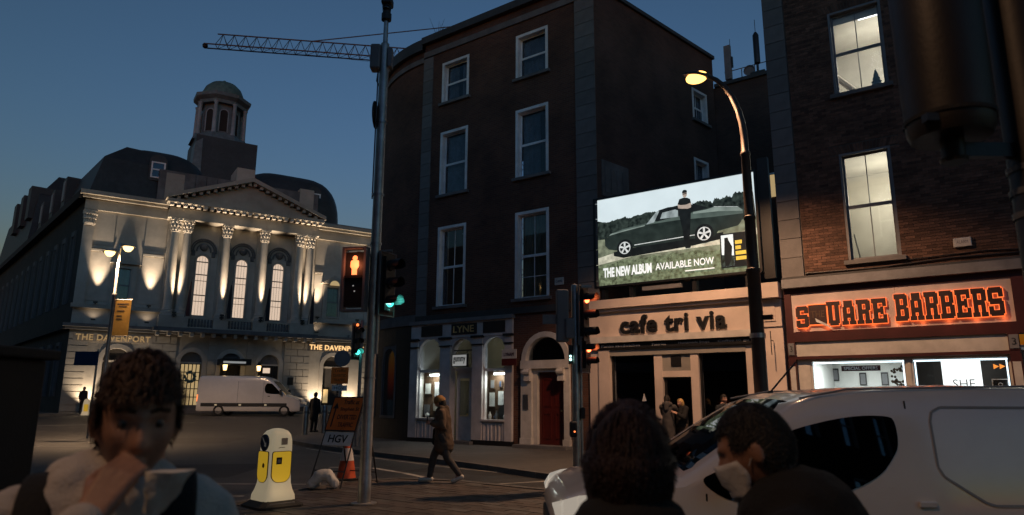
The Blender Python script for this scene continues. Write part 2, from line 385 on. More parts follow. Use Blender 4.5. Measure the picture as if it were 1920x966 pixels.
# ------------------------------------------------------------------ sash window: part 'window' with panes, sill, curtain as sub-parts
def sash(parent, x0, x1, z0, z1, y=0, lining='paint_white', sashm='paint_white', lin=.11, depth=.26, cols=2, rows=(1, 1), sill='stone_dark', pane='glass_dark', curtain=None, bars=.022, out=.02, back=True, name='window'):
    m = MB(); m.box(x0, x0 + lin, y - out, y + depth, z0, z1).box(x1 - lin, x1, y - out, y + depth, z0, z1).box(x0 + lin, x1 - lin, y - out, y + depth, z1 - lin, z1)
    w = m.build(name, lining, parent)
    a, b, c, d = x0 + lin, x1 - lin, z0 + .03, z1 - lin; zm = (c + d) / 2; ys_ = y + depth * .72
    s = MB(); fr = .05
    for k, (p, q) in enumerate(((zm, d), (c, zm))):
        yy = ys_ + k * -.03
        s.box(a, a + fr, yy, yy + .04, p, q).box(b - fr, b, yy, yy + .04, p, q).box(a + fr, b - fr, yy, yy + .04, q - fr, q).box(a + fr, b - fr, yy, yy + .04, p, p + fr)
        for i in range(1, cols): xx = a + (b - a) * i / cols; s.box(xx - bars / 2, xx + bars / 2, yy + .004, yy + .034, p + fr, q - fr)
        for j in range(1, rows[k]): zz = p + (q - p) * j / rows[k]; s.box(a + fr, b - fr, yy + .006, yy + .032, zz - bars / 2, zz + bars / 2)
        B(a + fr - .01, b - fr + .01, yy + .016, yy + .022, p + fr - .01, q - fr + .01).build('pane', pane, w)
    s.build('sash_frame', sashm, w)
    if sill: B(x0 - .1, x1 + .1, y - .12, y + depth, z0 - .11, z0).build('sill', sill, w)
    if curtain:
        cm = MB(); n = 40; zt = d; zb = c
        for (u0, u1, mm) in curtain:
            rr = [[(a + (b - a) * (u0 + (u1 - u0) * k / n), ys_ + .16 + .025 * math.sin(k * 1.9) + .012 * math.sin(k * 4.3), z) for k in range(n + 1)] for z in (zb, zt)]
            i = len(cm.v); cm.v += rr[0] + rr[1]; cm.f += [(i + k, i + k + 1, i + n + 2 + k, i + n + 1 + k) for k in range(n)]
        cm.build('curtain', mm, w, True)
    if back: B(a, b, ys_ + .5, ys_ + .52, c, d).build('backing', 'interior_dark', w)
    return w
def quoins(parent, x0, x1, z0, z1, y, m='quoin', h=.52, alt=.0, name='quoin_block', th=.05):
    n = max(1, round((z1 - z0) / h)); h = (z1 - z0) / n; me = {}
    for k in range(n):
        t = k % 2; xa = x0 + (alt if t else 0)
        if t not in me: me[t] = B(0, x1 - xa, -th, .0, .008, h - .008).mesh(name, m)
        share(name, me[t], parent, (xa, y, z0 + k * h))
# ------------------------------------------------------------------ old brick corner building
cb = thing('corner_building', 'dark four storey red brick corner building with white sash windows and a rounded end', 'building', SO, SA)
holes = []
LX = (-6.87, -5.42); RX = (-3.07, -1.6); FZ = [(5.1, 8.3), (9.62, 12.32), (13.6, 15.42)]
for X in (LX, RX):
    for z in FZ: holes.append((*X, *z))
MB().wall(-7.9, .35, 0, 16.7, holes + [(-7.8, -3.16, 0, 4.42), (-2.74, -.78, 0, 3.74)], 0, .35).build('front_wall', 'brick_sooty', cb)
MB().spandrel(-1.76, 3.1, .64, 3.74, .002, .34, .98).build('arch_spandrel', 'brick_sooty', cb)
for X in (LX, RX):
    for k, z in enumerate(FZ):
        cu = [(0, 1, 'curtain')]
        if X == RX and k == 0: cu = [(0, 1, 'blind')]
        if X == LX and k == 0: cu = [(0, .12, 'curtain'), (.88, 1, 'curtain')]
        if X == RX and k == 1: cu = [(0, .62, 'curtain')]
        if X == LX and k == 2: cu = [(0, .42, 'curtain'), (.6, 1, 'curtain')]
        sash(cb, *X, *z, curtain=cu, cols=2 if k == 0 else 1, rows=(1, 2) if (X == RX and k == 0) else (1, 1), back=not (X == LX and k == 0))
# lit room glimpsed behind the first floor left window
B(-6.7, -5.5, 2.6, 2.65, 5.0, 8.4).build('room_wall', 'interior', cb); B(-6.72, -5.3, 1.3, 2.4, 8.28, 8.3).build('ceiling', 'interior_white', cb)
pl_ = MB().lathe([(.3, 7.62), (.26, 7.95), (.12, 8.05)], (-5.75, 1.5, 0), 14).build('lamp_shade', 'em_gummy', cb)
light('POINT', 'pendant_lamp', (-5.75, 1.5, 7.5), 2.2, (1, .8, .5), cb, .08)
light('POINT', 'table_lamp', (-2.2, .38, 5.5), .55, (1, .7, .35), cb, .06)
quoins(cb, -.42, .37, 4.9, 16.0, -.004, alt=.0); quoins(cb, -7.91, -7.38, 4.75, 15.9, -.004)
B(-7.9, .42, -.07, .0, 15.95, 16.2).build('string_course', 'stone_dark', cb); B(-7.95, .5, -.22, .4, 16.55, 16.86).build('parapet_coping', 'slate', cb)
B(-7.9, .37, -.09, 0, 4.56, 4.78).build('shop_cornice_flashing', 'slate', cb)
# right flank
fl = bpy.data.objects.new('flank_wall', MB().wall(0, 8.1, 0, 16.35, [(6.3, 7.45, 13.05, 14.45), (6.2, 7.3, 9.4, 11.34)], 0, .3).mesh('flank_wall', 'brick_flank')); col.objects.link(fl); fl.parent = cb; fl.location = (.35, 0, 0); fl.rotation_euler = (0, 0, R(79))
for zz in ((13.05, 14.45, 6.3, 7.45), (9.4, 11.34, 6.2, 7.3)): sash(fl, zz[2], zz[3], zz[0], zz[1], curtain=[(0, 1, 'curtain')], cols=2)
B(-.05, 8.15, -.1, .4, 16.35, 16.5).build('flank_coping', 'slate', fl)
pq = MB().box(.25, 1.75, -.03, -.002, 8.45, 9.75).build('rendered_patch', 'stone_dark', fl)
for k in range(4): MB().prism([(.4 + k * .33, 8.6), (.62 + k * .33, 8.6), (.62 + k * .33, 9.5 - .1 * (k % 2)), (.5 + k * .33, 9.6), (.4 + k * .33, 9.5)], -.05, -.029).build('worn_relief', 'quoin', fl)
B(-.05, 8.1, .3, 8, 15.4, 15.6).build('roof_slab', 'slate', fl)
# rounded end on the left
AR = 6.1
def arc(t, r=AR): return (-7.9 - r * math.sin(t), AR - r * math.cos(t))
cw = MB(); N = 26; tw = [R(k * 78 / N) for k in range(N + 1)]
zlv = [(0, 4.4), (4.8, 5.3), (5.3, 8.2), (8.2, 9.7), (9.7, 12.1), (12.1, 13.65), (13.65, 15.2), (15.2, 16.35)]
for k in range(N):
    wh = 12 <= k <= 14
    for zi, (za, zb) in enumerate(zlv):
        if (wh and zi in (2, 4, 6)) or (zi == 0): continue
        p, q = arc(tw[k]), arc(tw[k + 1]); cw.poly([(*p, za), (*q, za), (*q, zb), (*p, zb)])
e_ = arc(tw[-1]); dx, dy = -math.cos(tw[-1]), math.sin(tw[-1]); f_ = (e_[0] + dx * 9, e_[1] + dy * 9)
cw.poly([(*e_, 0), (*f_, 0), (*f_, 16.35), (*e_, 16.35)])
cw.build('rounded_wall', 'brick_sooty', cb)
cop = MB()
for k in range(N):
    p, q, p2, q2 = arc(tw[k], AR + .2), arc(tw[k + 1], AR + .2), arc(tw[k], AR - .4), arc(tw[k + 1], AR - .4)
    cop.rings([[(*p, 16.3), (*p, 16.8), (*p2, 16.8), (*p2, 16.3)], [(*q, 16.3), (*q, 16.8), (*q2, 16.8), (*q2, 16.3)]], False)
cop.build('rounded_coping', 'slate', cb)
for za, zb in ((15.75, 15.98), (4.45, 4.85)):
    co2 = MB()
    for k in range(N): p, q = arc(tw[k], AR + .07), arc(tw[k + 1], AR + .07); co2.poly([(*p, za), (*q, za), (*q, zb), (*p, zb)])
    co2.build('rounded_string_course', 'stone_dark', cb)
tm = (tw[12] + tw[15]) / 2; cx_, cy_ = arc(tm, AR - .02)
for za, zb in ((5.3, 8.2), (9.7, 12.1), (13.65, 15.2)):
    wq = sash(cb, -.62, .62, za, zb, curtain=[(0, 1, 'curtain')], cols=1, lin=.1); wq.location = (cx_, cy_, 0); wq.rotation_euler = (0, 0, -tm)
# ground floor of the rounded end: dark timber front with arched windows
dg_ = MB()
for k in range(N):
    if k in (4, 5, 6, 10, 11, 12): continue
    p, q = arc(tw[k]), arc(tw[k + 1]); dg_.poly([(*p, 0), (*q, 0), (*q, 4.45), (*p, 4.45)])
for k in (4, 5, 6, 10, 11, 12):
    p, q = arc(tw[k]), arc(tw[k + 1]); dg_.poly([(*p, 3.7), (*q, 3.7), (*q, 4.45), (*p, 4.45)]); dg_.poly([(*p, 0), (*q, 0), (*q, .9), (*p, .9)])
dg_.build('dark_timber_front', 'darkwood', cb)
for k0 in (4, 10):
    t0 = (tw[k0] + tw[k0 + 3]) / 2; c0 = arc(t0, AR - .12)
    o = B(-.62, .62, 0, .02, .9, 3.7).build('arched_window', 'glass_dark', cb, loc=(*c0, 0), rot=(0, 0, -t0))
    MB().spandrel(0, 3.1, .55, 3.75, -.1, .0, .55).archring(0, 3.1, .5, .58, -.12, -.04).box(-.6, -.52, -.12, -.02, .9, 3.1).box(.52, .6, -.12, -.02, .9, 3.1).box(-.6, .6, -.14, -.02, .82, .92).build('arch_frame', 'stone_dark', o)
    B(-.62, .62, .9, .92, .9, 3.7).build('backing', 'interior_dark', o)
MB().poly([(-7.9, .3, 15.6), (.35, .3, 15.6), (1.9, 8, 15.6), (*f_, 15.6), (*e_, 15.6)]).build('roof', 'slate', cb)
weed = MB()
for k in range(14):
    a = random.uniform(0, 6.28); weed.tube((-7.3, .1, 16.8), (-7.3 + .5 * math.cos(a) - .2, .1 + .3 * math.sin(a), 17.2 + random.random() * .5), .012, .004, 4)
tag(weed.build('weed', 'hair_brown'), 'bare weed sprouting from the parapet of the corner building', 'plant'); bpy.data.objects['weed'].location = SO; bpy.data.objects['weed'].rotation_euler = (0, 0, R(SA))
# little shop in the corner building
sf = MB()
PX = [(-8.06, -7.66), (-6.5, -5.98), (-4.92, -4.45), (-3.43, -3.12)]
for a, b in PX: sf.box(a, b, -.12, .2, .0, 3.85)
sf.box(-8.06, -3.12, -.10, .2, 3.85, 4.42)
for (a, b, cx, r) in ((-7.66, -6.5, -7.08, .56), (-5.98, -4.92, -5.45, .5), (-4.45, -3.43, -3.94, .49)): sf.spandrel(cx, 3.3, r * 1.0, 3.85, -.06, .1, (b - a) / 2)
for a, b in ((-7.66, -6.5), (-4.45, -3.43)):
    sf.box(a, b, -.06, .15, .0, .84)
    for k in range(3):
        w = (b - a) / 3; sf.box(a + w * k + .05, a + w * k + .1, -.09, -.06, .15, .75); sf.box(a + w * (k + 1) - .1, a + w * (k + 1) - .05, -.09, -.06, .15, .75); sf.box(a + w * k + .1, a + w * (k + 1) - .1, -.09, -.06, .7, .75)
    sf.box(a, b, -.16, .1, .82, .88)
shopf = sf.build('shopfront', 'paint_lilac', cb)
B(-8.1, -3.06, -.2, .1, 4.42, 4.56).build('shop_cornice', 'paint_grey', shopf)
for a, b in ((-7.5, -6.42), (-5.95, -4.72), (-4.42, -3.42)):
    B(a, b, -.125, -.102, 3.95, 4.36).build('fascia_panel', 'darkwood', shopf)
for a, b in PX: B(a - .04, b + .04, -.2, -.05, 3.8, 3.88).build('pilaster_cap', 'paint_black', shopf); B(a - .03, b + .03, -.17, -.05, 3.52, 3.57).build('pilaster_band', 'paint_black', shopf)
B(-8.1, -6.45, -.135, .1, 0, .14).build('plinth', 'paint_black', shopf); B(-4.9, -3.08, -.135, .1, 0, .16).build('plinth', 'paint_black', shopf)
text('LYNE', -5.85, -4.85, 4.03, 4.28, -.128, 'gold', shopf, off=.01)
B(-7.66, -6.5, .06, .1, 2.58, 2.68).build('transom', 'paint_lilac', shopf); B(-4.45, -3.43, .06, .1, 2.58, 2.68).build('transom', 'paint_lilac', shopf)
for a, b in ((-7.66, -6.5), (-4.45, -3.43)):
    B(a, b, .075, .08, .88, 2.58).build('pane', 'glass_clear', shopf); B(a, b, .075, .08, 2.68, 3.85).build('pane', 'glass_dark', shopf)
    MB().box(a, a + .05, .0, .09, .88, 2.58).box(b - .05, b, .0, .09, .88, 2.58).build('window_frame', 'paint_white', shopf)
    # window bed, back and goods
    MB().box(a - .5, b, .11, .5, .7, .88).box(a - .5, b, .48, .52, .88, 2.66).box(a - .54, a - .5, .11, .52, .7, 2.66).build('display_bed', 'brown', shopf)
    cx = (a + b) / 2
    B(cx - .2, cx + .35, .2, .3, 2.46, 2.52).build('tube_light', 'em_tube', shopf)
    light('AREA', 'tube_lamp', (cx - .1, .22, 2.44), 3.2, (.95, 1, .9), cb, .35, (cx - .25, .4, 1))
# deep shop room, visible above the display through the arches
MB().wall(-7.9, -3.2, 0, 4.2, [], 3.4, 3.45).box(-7.9, -3.2, .3, 3.4, 4.15, 4.2).box(-7.9, -7.85, .3, 3.4, 0, 4.2).box(-3.25, -3.2, .3, 3.4, 0, 4.2).box(-7.9, -3.2, .3, 3.4, .0, .06).build('shop_room', 'interior', shopf)
light('POINT', 'shop_room_lamp', (-5.6, 2.0, 3.75), 2.6, (1, .86, .5), cb, .15)
# recessed door
dr = MB().box(-5.98, -5.9, .3, .36, 0, 2.75).box(-4.98, -4.92, .3, .36, 0, 2.75).box(-5.98, -4.92, .3, .36, 2.35, 2.75).box(-5.32, -5.24, .3, .36, 0, 2.35).box(-5.98, -4.92, .2, .4, 2.62, 2.72).box(-5.9, -5.32, .31, .35, 0, .95).box(-5.24, -4.98, .31, .35, 0, 1.2)
dro = dr.build('shop_door', 'paint_lilac', cb); B(-5.84, -5.38, .325, .33, 1.0, 2.25).build('pane', 'glass_dark', dro); B(-5.2, -5.02, .325, .33, 1.25, 2.3).build('pane', 'glass_dark', dro)
MB().box(-5.9, -5.84, .305, .355, .95, 2.35).box(-5.38, -5.32, .305, .355, .95, 2.35).build('door_stile', 'paint_lilac', dro); B(-5.45, -5.41, .25, .31, 1.0, 1.06).build('handle', 'gold', dro)
B(-5.98, -4.92, .34, .35, 2.75, 3.85).build('fanlight_pane', 'glass_dark', dro); MB().spandrel(-5.45, 3.3, .5, 3.9, .0, .3, .53).build('arch_head', 'paint_lilac', dro)
B(-6.1, -4.8, -.35, .3, 0, .1).build('door_step', 'stone_dark', dro)
# goods in the windows
goods = [('framed_print', -7.45, -7.1, .8, 1.75, 2.2, 'paper'), ('framed_print', -6.95, -6.55, .7, 1.65, 2.25, 'white_board'), ('framed_print', -7.5, -7.12, .6, .95, 1.4, 'paint_grey'), ('framed_print', -7.0, -6.62, .85, 1.1, 1.55, 'stone'), ('framed_print', -4.25, -3.95, .8, 1.3, 1.85, 'paper'), ('framed_print', -3.85, -3.55, .8, 1.35, 1.9, 'white_board'), ('framed_print', -4.2, -3.98, .75, 1.95, 2.3, 'paint_grey'), ('framed_print', -3.8, -3.66, .7, 2.0, 2.25, 'blue_sign')]
lab = ['pale framed print upper left in the left shop window', 'large white print by the tube light in the left shop window', 'grey framed picture low in the left shop window', 'beige framed picture lower right in the left shop window', 'tall pale print left of centre in the right shop window', 'tall white print right of centre in the right shop window', 'small grey print high in the right shop window', 'small blue print under the tube light in the right shop window']
for (nm, a, b, y, z0, z1, m), L in zip(goods, lab):
    t = thing(nm, L, 'picture', SO, SA, 'pictures in the shop windows'); a -= .28; b -= .28; y = .42; B(a, b, y, y + .03, z0, z1).build('frame', 'brown', t); B(a + .03, b - .03, y - .006, y, z0 + .03, z1 - .03).build('print', m, t)
jugs = [(-7.3, .35, .09, .2, 'paper', 'white jug at the left of the left shop window'), (-6.75, .35, .07, .28, 'blue_sign', 'dark blue vase in the left shop window'), (-4.2, .3, .06, .26, 'paper', 'white vase at the left of the right shop window'), (-4.03, .4, .07, .17, 'blue_sign', 'small blue pot in the right shop window'), (-3.9, .3, .05, .3, 'steel', 'thin grey bottle in the right shop window'), (-3.55, .32, .06, .22, 'paper', 'white pot at the right of the right shop window')]
for x, y, r, h, m, L in jugs:
    o = MB().lathe([(.001, 0), (r * .7, 0), (r, h * .35), (r * .9, h * .6), (r * .4, h * .8), (r * .5, h), (.001, h)], (0, 0, 0), 14).build('vase', m, None, True); o.location = SW(x - .12, y - .08, .885); tag(o, L, 'vase', 'vases in the shop windows')
o = MB().lathe([(.001, -.02), (.26, -.02), (.26, .02), (.001, .02)], (0, 0, 0), 24, 'y').build('round_mirror', 'paint_black', None, True); o.location = SW(-3.78, .36, 1.15); o.rotation_euler = (R(-12), 0, R(SA)); tag(o, 'round dark mirror leaning in the right shop window', 'mirror')
# hanging light sign and estate agent board
t = thing('hanging_sign', 'small lit rectangular hanging sign reading gummy in the middle shop arch', 'sign', SO, SA)
B(-5.72, -4.98, -.32, -.24, 2.74, 3.22).build('frame', 'paint_black', t); B(-5.68, -5.02, -.326, -.32, 2.78, 3.18).build('face', 'em_gummy', t); text('gummy', -5.64, -5.06, 2.86, 3.1, -.328, 'paint_black', t, off=.015)
MB().path([(-5.8, -.1, 3.36), (-4.9, -.1, 3.36)], .02).path([(-5.6, -.28, 3.2), (-5.6, -.1, 3.36)], .012).path([(-5.1, -.28, 3.2), (-5.1, -.1, 3.36)], .012).build('bracket', 'paint_black', t)
t = thing('agent_board', 'white and red estate agent board projecting beside the arched doorway', 'sign', SO, SA)
B(-3.42, -2.8, -.3, -.26, 2.98, 3.3).build('white_panel', 'paint_offwhite', t); B(-3.42, -2.8, -.3, -.26, 2.74, 2.975).build('red_panel', 'paint_red', t); text('LYNAM', -3.32, -2.9, 3.07, 3.19, -.302, 'paint_maroon', t)
B(-3.14, -3.1, -.26, 0, 2.95, 3.0).build('bracket', 'paint_black', t)
# arched doorcase
dc = MB().box(-2.74, -2.3, -.1, .2, 0, 2.75).box(-1.0, -.78, -.1, .2, 0, 2.75).box(-2.74, -.78, -.14, .2, 2.62, 2.9).archring(-1.76, 2.9, .80, .98, -.08, .2).box(-2.16, -1.0, -.02, .1, 2.5, 2.62)
dc.box(-2.3, -2.12, .0, .2, 0, 2.62).box(-2.74, -2.28, -.16, .0, 0, .3).box(-1.02, -.76, -.16, .0, 0, .3)
dco = dc.build('doorcase', 'paint_offwhite', cb)
for x in (-2.42, -1.06):
    MB().prism([(x - .12, 2.2), (x + .12, 2.2), (x + .12, 2.62), (x - .12, 2.62)], -.22, -.1).lathe([(.1, -.13), (.1, .13)], (x, -.2, 2.5), 10, 'x').build('console_bracket', 'paint_offwhite', dco)
B(-2.7, -.82, .12, .13, 2.9, 3.72).build('fanlight', 'glass_dark', dco); B(-2.7, -.82, .6, .62, 2.6, 3.72).build('backing', 'interior_dark', dco)
do = B(-2.1, -1.0, .12, .17, .1, 2.5).build('door', 'paint_red', dco)
for (a, b, c, d) in ((-1.98, -1.62, 1.35, 2.3), (-1.48, -1.12, 1.35, 2.3), (-1.98, -1.62, .3, 1.15), (-1.48, -1.12, .3, 1.15)): MB().box(a, b, .1, .12, c, c + .05).box(a, b, .1, .12, d - .05, d).box(a, a + .05, .1, .12, c + .05, d - .05).box(b - .05, b, .1, .12, c + .05, d - .05).build('panel_moulding', 'paint_red', do)
MB().ball((-1.2, .08, 1.22), .035).build('door_knob', 'gold', do, True)
B(-2.62, -2.42, -.13, -.1, 1.25, 1.75).build('entry_panel', 'steel', dco); B(-2.8, -.7, -.5, .12, 0, .1).build('door_step', 'stone_dark', dco)
B(-1.35, -1.0, -.05, -.01, 5.45, 5.7).build('alarm_plate', 'paint_offwhite', cb)
text('CAMS', -1.3, -1.05, 5.53, 5.62, -.052, 'paint_grey', cb)
# ------------------------------------------------------------------ cafe
cf = thing('cafe', 'cream single storey cafe front with dark lower case lettering under the billboard', 'shop', SO, SA)
w = MB().box(.36, .74, -.16, .3, 0, 3.15).box(.0, .36, -.1, -.01, 0, 3.15).box(5.05, 5.32, -.1, .3, 0, 3.15).box(5.32, 6.12, -.16, .3, 0, 3.6).box(2.24, 2.5, -.08, .3, 0, 3.15).box(3.4, 3.64, -.08, .3, 0, 3.15)
w.box(2.5, 3.4, -.06, .3, 2.27, 2.45).build('shopfront', 'paint_cafe', cf)
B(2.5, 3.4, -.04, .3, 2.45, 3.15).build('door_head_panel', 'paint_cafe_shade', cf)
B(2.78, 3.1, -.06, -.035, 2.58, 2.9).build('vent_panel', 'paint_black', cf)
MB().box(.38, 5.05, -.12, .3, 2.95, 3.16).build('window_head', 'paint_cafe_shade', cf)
MB().box(.0, 5.5, -.12, .35, 3.56, 4.36).box(5.5, 6.12, -.2, .35, 3.6, 4.36).build('fascia', 'paint_cafe', cf)
B(5.62, 5.96, -.225, -.2, 3.75, 4.25).build('fascia_end_panel', 'paint_cafe', cf)
MB().box(.0, 5.45, -.24, .35, 4.36, 4.46).box(.0, 5.45, -.34, .35, 4.46, 4.74).box(5.45, 6.14, -.44, .35, 4.38, 4.8).build('cornice', 'paint_cafe', cf)
B(.0, 6.1, .3, 8, 4.5, 4.7).build('flat_roof', 'slate', cf)
B(.1, 5.3, -.3, -.12, 3.36, 3.55).build('awning_case', 'paint_offwhite', cf); B(.1, 5.3, -.2, -.12, 3.16, 3.355).build('menu_strip', 'paint_black', cf)
text('cafe tri via', 1.17, 4.58, 3.62, 4.2, -.16, 'paint_black', cf, off=.028, ext=.04, space=1.08, name='shop_name')
for s_, a, b in (('Panini sandwiches', .5, 1.85), ('Pastries', 2.25, 2.7), ('Homemade Soups', 3.1, 4.05), ('Coffee to go', 4.3, 5.2)): text(s_, a, b, 3.22, 3.3, -.202, 'silver_text', cf, ext=.002)
for a, b in ((.74, 2.24), (3.64, 5.05)):
    B(a, b, -.02, .2, 0, .55).build('stall_riser', 'paint_black', cf); B(a, b, .06, .065, .55, 2.95).build('pane', 'glass_dark', cf)
    MB().box(a, a + .06, .02, .1, .55, 2.95).box(b - .06, b, .02, .1, .55, 2.95).box(a + .06, b - .06, .02, .1, .55, .62).build('window_frame', 'paint_black', cf)
MB().box(.4, 5.9, 3, 3.05, 0, 3.3).box(.4, .45, .35, 3, 0, 3.3).box(5.85, 5.9, .35, 3, 0, 3.3).box(.4, 5.9, .3, 3, 3.2, 3.3).box(.4, 5.9, .3, 3, 0, .03).build('cafe_room', 'interior_dark', cf)
d = MB().box(2.5, 2.58, .05, .1, .0, 2.27).box(3.32, 3.4, .05, .1, 0, 2.27).box(2.58, 3.32, .05, .1, 2.18, 2.27).box(2.58, 3.32, .05, .1, 0, .25).build('door', 'paint_black', cf); B(2.58, 3.32, .07, .075, .25, 2.18).build('pane', 'glass_dark', d); MB().tube((2.66, .0, .9), (2.66, .0, 1.3), .015).build('handle', 'steel', d)
MB().path([(5.4, -.16, 3.4), (5.4, -.5, 3.4), (5.55, -.5, 3.4)], .025).path([(5.86, -.2, 3.2), (5.86, -.45, 3.2)], .012).path([(5.86, -.45, 3.45), (5.86, -.45, 2.8)], .012).build('iron_bracket', 'paint_black', cf)
for k in range(3): MB().lathe([(.03, 0), (.03, .05)], (5.6 + .18 * k, -.16, 1.5 + .1 * k), 8, 'y').build('wall_fixing', 'brown', cf)
tri = MB().prism([(1.75, 1.55), (1.9, 1.55), (1.82, 1.78)], .03, .04).build('window_sticker', 'silver_text', cf)
# ------------------------------------------------------------------ backlit billboard above the cafe
bb = thing('billboard', 'large backlit billboard of a green car and standing man above the cafe', 'billboard', SO, SA)
MB().box(.22, 5.66, -.03, .3, 5.18, 8.26).build('light_box', 'paint_black', bb)
MB().box(.22, 5.66, -.075, -.03, 5.18, 5.25).box(.22, 5.66, -.075, -.03, 8.19, 8.26).box(.22, .29, -.075, -.03, 5.25, 8.19).box(5.59, 5.66, -.075, -.03, 5.25, 8.19).build('frame', 'paint_black', bb)
B(1.9, 3.2, -.02, .08, 4.98, 5.1).build('name_plate', 'paint_grey', bb)
for x in (.5, 1.5, 3.6, 5.2): B(x - .06, x + .06, 0, .25, 4.72, 5.18).build('support_post', 'paint_black', bb)
bk = .21
pmat('pr_sky', (.80, .92, .95), 1.0 * bk, .05, 1.5); pmat('pr_trees', (.026, .036, .030), 1.1 * bk, .9, 9); pmat('pr_field', (.19, .21, .14), 1.1 * bk, .6, 5); pmat('pr_track', (.62, .60, .46), 1.05 * bk, .35, 7)
pmat('pr_car', (.02, .028, .024), 1.2 * bk, .4, 3); pmat('pr_carl', (.085, .115, .10), 1.1 * bk, .35, 2.2); pmat('pr_carh', (.22, .27, .24), 1.1 * bk, .25, 3); pmat('pr_black', (.012, .014, .014), bk, .3, 5); pmat('pr_glass', (.36, .42, .42), bk, .5, 4); pmat('pr_chrome', (.75, .78, .76), bk, .3, 20)
pmat('pr_skin', (.50, .40, .33), bk, .2, 12); pmat('pr_white', (.95, .97, .95), 1.1 * bk, .02, 3); pmat('pr_yellow', (.75, .55, .08), bk, .15, 6); pmat('pr_grass', (.14, .17, .10), 1.1 * bk, .8, 10)
def pp(pts, lay, m, name='print_shape'): return MB().poly([(x, -.032 - .0035 * lay, z) for x, z in pts]).build(name, m, bb)
def lerp(a, b, t): return (a[0] + (b[0] - a[0]) * t, a[1] + (b[1] - a[1]) * t)
pp([(.29, 5.25), (5.59, 5.25), (5.59, 8.19), (.29, 8.19)], 0, 'pr_sky', 'print_sky')
tl = [(.29, 7.46), (.7, 7.38), (1.07, 7.42), (1.39, 7.47), (1.49, 7.4), (1.85, 7.45), (2.16, 7.49), (2.4, 7.48), (2.6, 7.42), (2.9, 7.3)]
def ragged(top, amp, bot):
    out = []
    for a, b in zip(top[:-1], top[1:]):
        for k in range(7): p = lerp(a, b, k / 7); out.append((p[0], p[1] + random.uniform(-amp, amp)))
    return out + [(top[-1][0], bot), (top[0][0], bot)]
pp(ragged(tl, .02, 6.6), 1, 'pr_trees', 'print_trees')
pp(ragged([(3.69, 7.55), (3.97, 7.57), (4.11, 7.57), (4.32, 7.47), (4.4, 7.59), (4.59, 7.53), (4.75, 7.6), (4.9, 7.55), (5.03, 7.66), (5.26, 7.64), (5.585, 7.6)], .03, 6.7), 1, 'pr_trees', 'print_trees')
pp([(.29, 6.81), (1.16, 6.8), (4.49, 6.72), (5.585, 6.85), (5.585, 5.255), (.29, 5.255)], 2, 'pr_field', 'print_field')
pp([(.29, 6.18), (1.1, 6.33), (4.48, 6.36), (5.58, 6.5), (5.58, 6.3), (4.47, 6.14), (1.66, 6.12), (.29, 5.95)], 3, 'pr_track', 'print_track')
gr = ragged([(.29, 5.92), (1.5, 6.02), (3, 6.05), (4.5, 6.0), (5.58, 6.1)], .04, 5.26); pp(gr, 4, 'pr_grass', 'print_grass')
pp([(.95, 6.33), (1.76, 6.40), (3.68, 6.48), (4.6, 6.5), (4.55, 6.3), (3.67, 6.21), (1.3, 6.1), (.95, 6.2)], 5, 'pr_black', 'print_shadow')
pp([(.63, 6.85), (.85, 6.96), (1.32, 7.02), (2.09, 7.08), (2.39, 7.24), (2.5, 7.46), (2.7, 7.5), (3.18, 7.55), (3.78, 7.49), (4.09, 7.32), (4.36, 7.32), (5.09, 7.2), (5.23, 7.09), (5.25, 6.98), (5.14, 6.74), (5.05, 6.64), (4.45, 6.56), (4.33, 6.4), (3.6, 6.42), (1.72, 6.40), (1.2, 6.36), (.99, 6.39), (.78, 6.44), (.64, 6.58)], 6, 'pr_car', 'print_car_body')
pp([(.85, 6.96), (1.32, 7.02), (2.09, 7.08), (3.16, 7.08), (4.34, 7.01), (5.22, 6.98), (5.23, 7.09), (5.09, 7.2), (4.36, 7.315), (4.12, 7.28), (3.17, 7.2), (2.09, 7.13), (1.32, 7.06)], 7, 'pr_carl', 'print_car_flank')
pp([(4.36, 7.31), (5.09, 7.195), (5.2, 7.1), (5.2, 7.06), (4.5, 7.16), (3.7, 7.2), (3.7, 7.26), (4.12, 7.27)], 7.5, 'pr_carh', 'print_car_highlight')
pp([(.85, 6.955), (1.32, 7.015), (2.09, 7.085), (2.09, 7.05), (1.3, 6.97), (.8, 6.9)], 7.5, 'pr_carh', 'print_bonnet_highlight')
pp([(2.42, 7.29), (2.58, 7.49), (2.89, 7.54), (3.78, 7.5), (4.18, 7.32), (3.63, 7.27), (3.19, 7.2), (2.49, 7.13)], 8, 'pr_black', 'print_car_roof')
pp([(2.14, 7.09), (2.5, 7.46), (2.6, 7.46), (2.41, 7.12)], 9, 'pr_glass', 'print_windscreen'); pp([(2.62, 7.2), (2.70, 7.39), (3.13, 7.43), (3.22, 7.39), (3.22, 7.18)], 9, 'pr_glass', 'print_side_window')
pp([(1.7, 6.46), (3.75, 6.52), (3.75, 6.545), (1.7, 6.485)], 9, 'pr_chrome', 'print_sill_trim'); pp([(4.36, 7.318), (5.09, 7.2), (5.09, 7.21), (4.36, 7.33)], 9, 'pr_chrome', 'print_rear_trim')
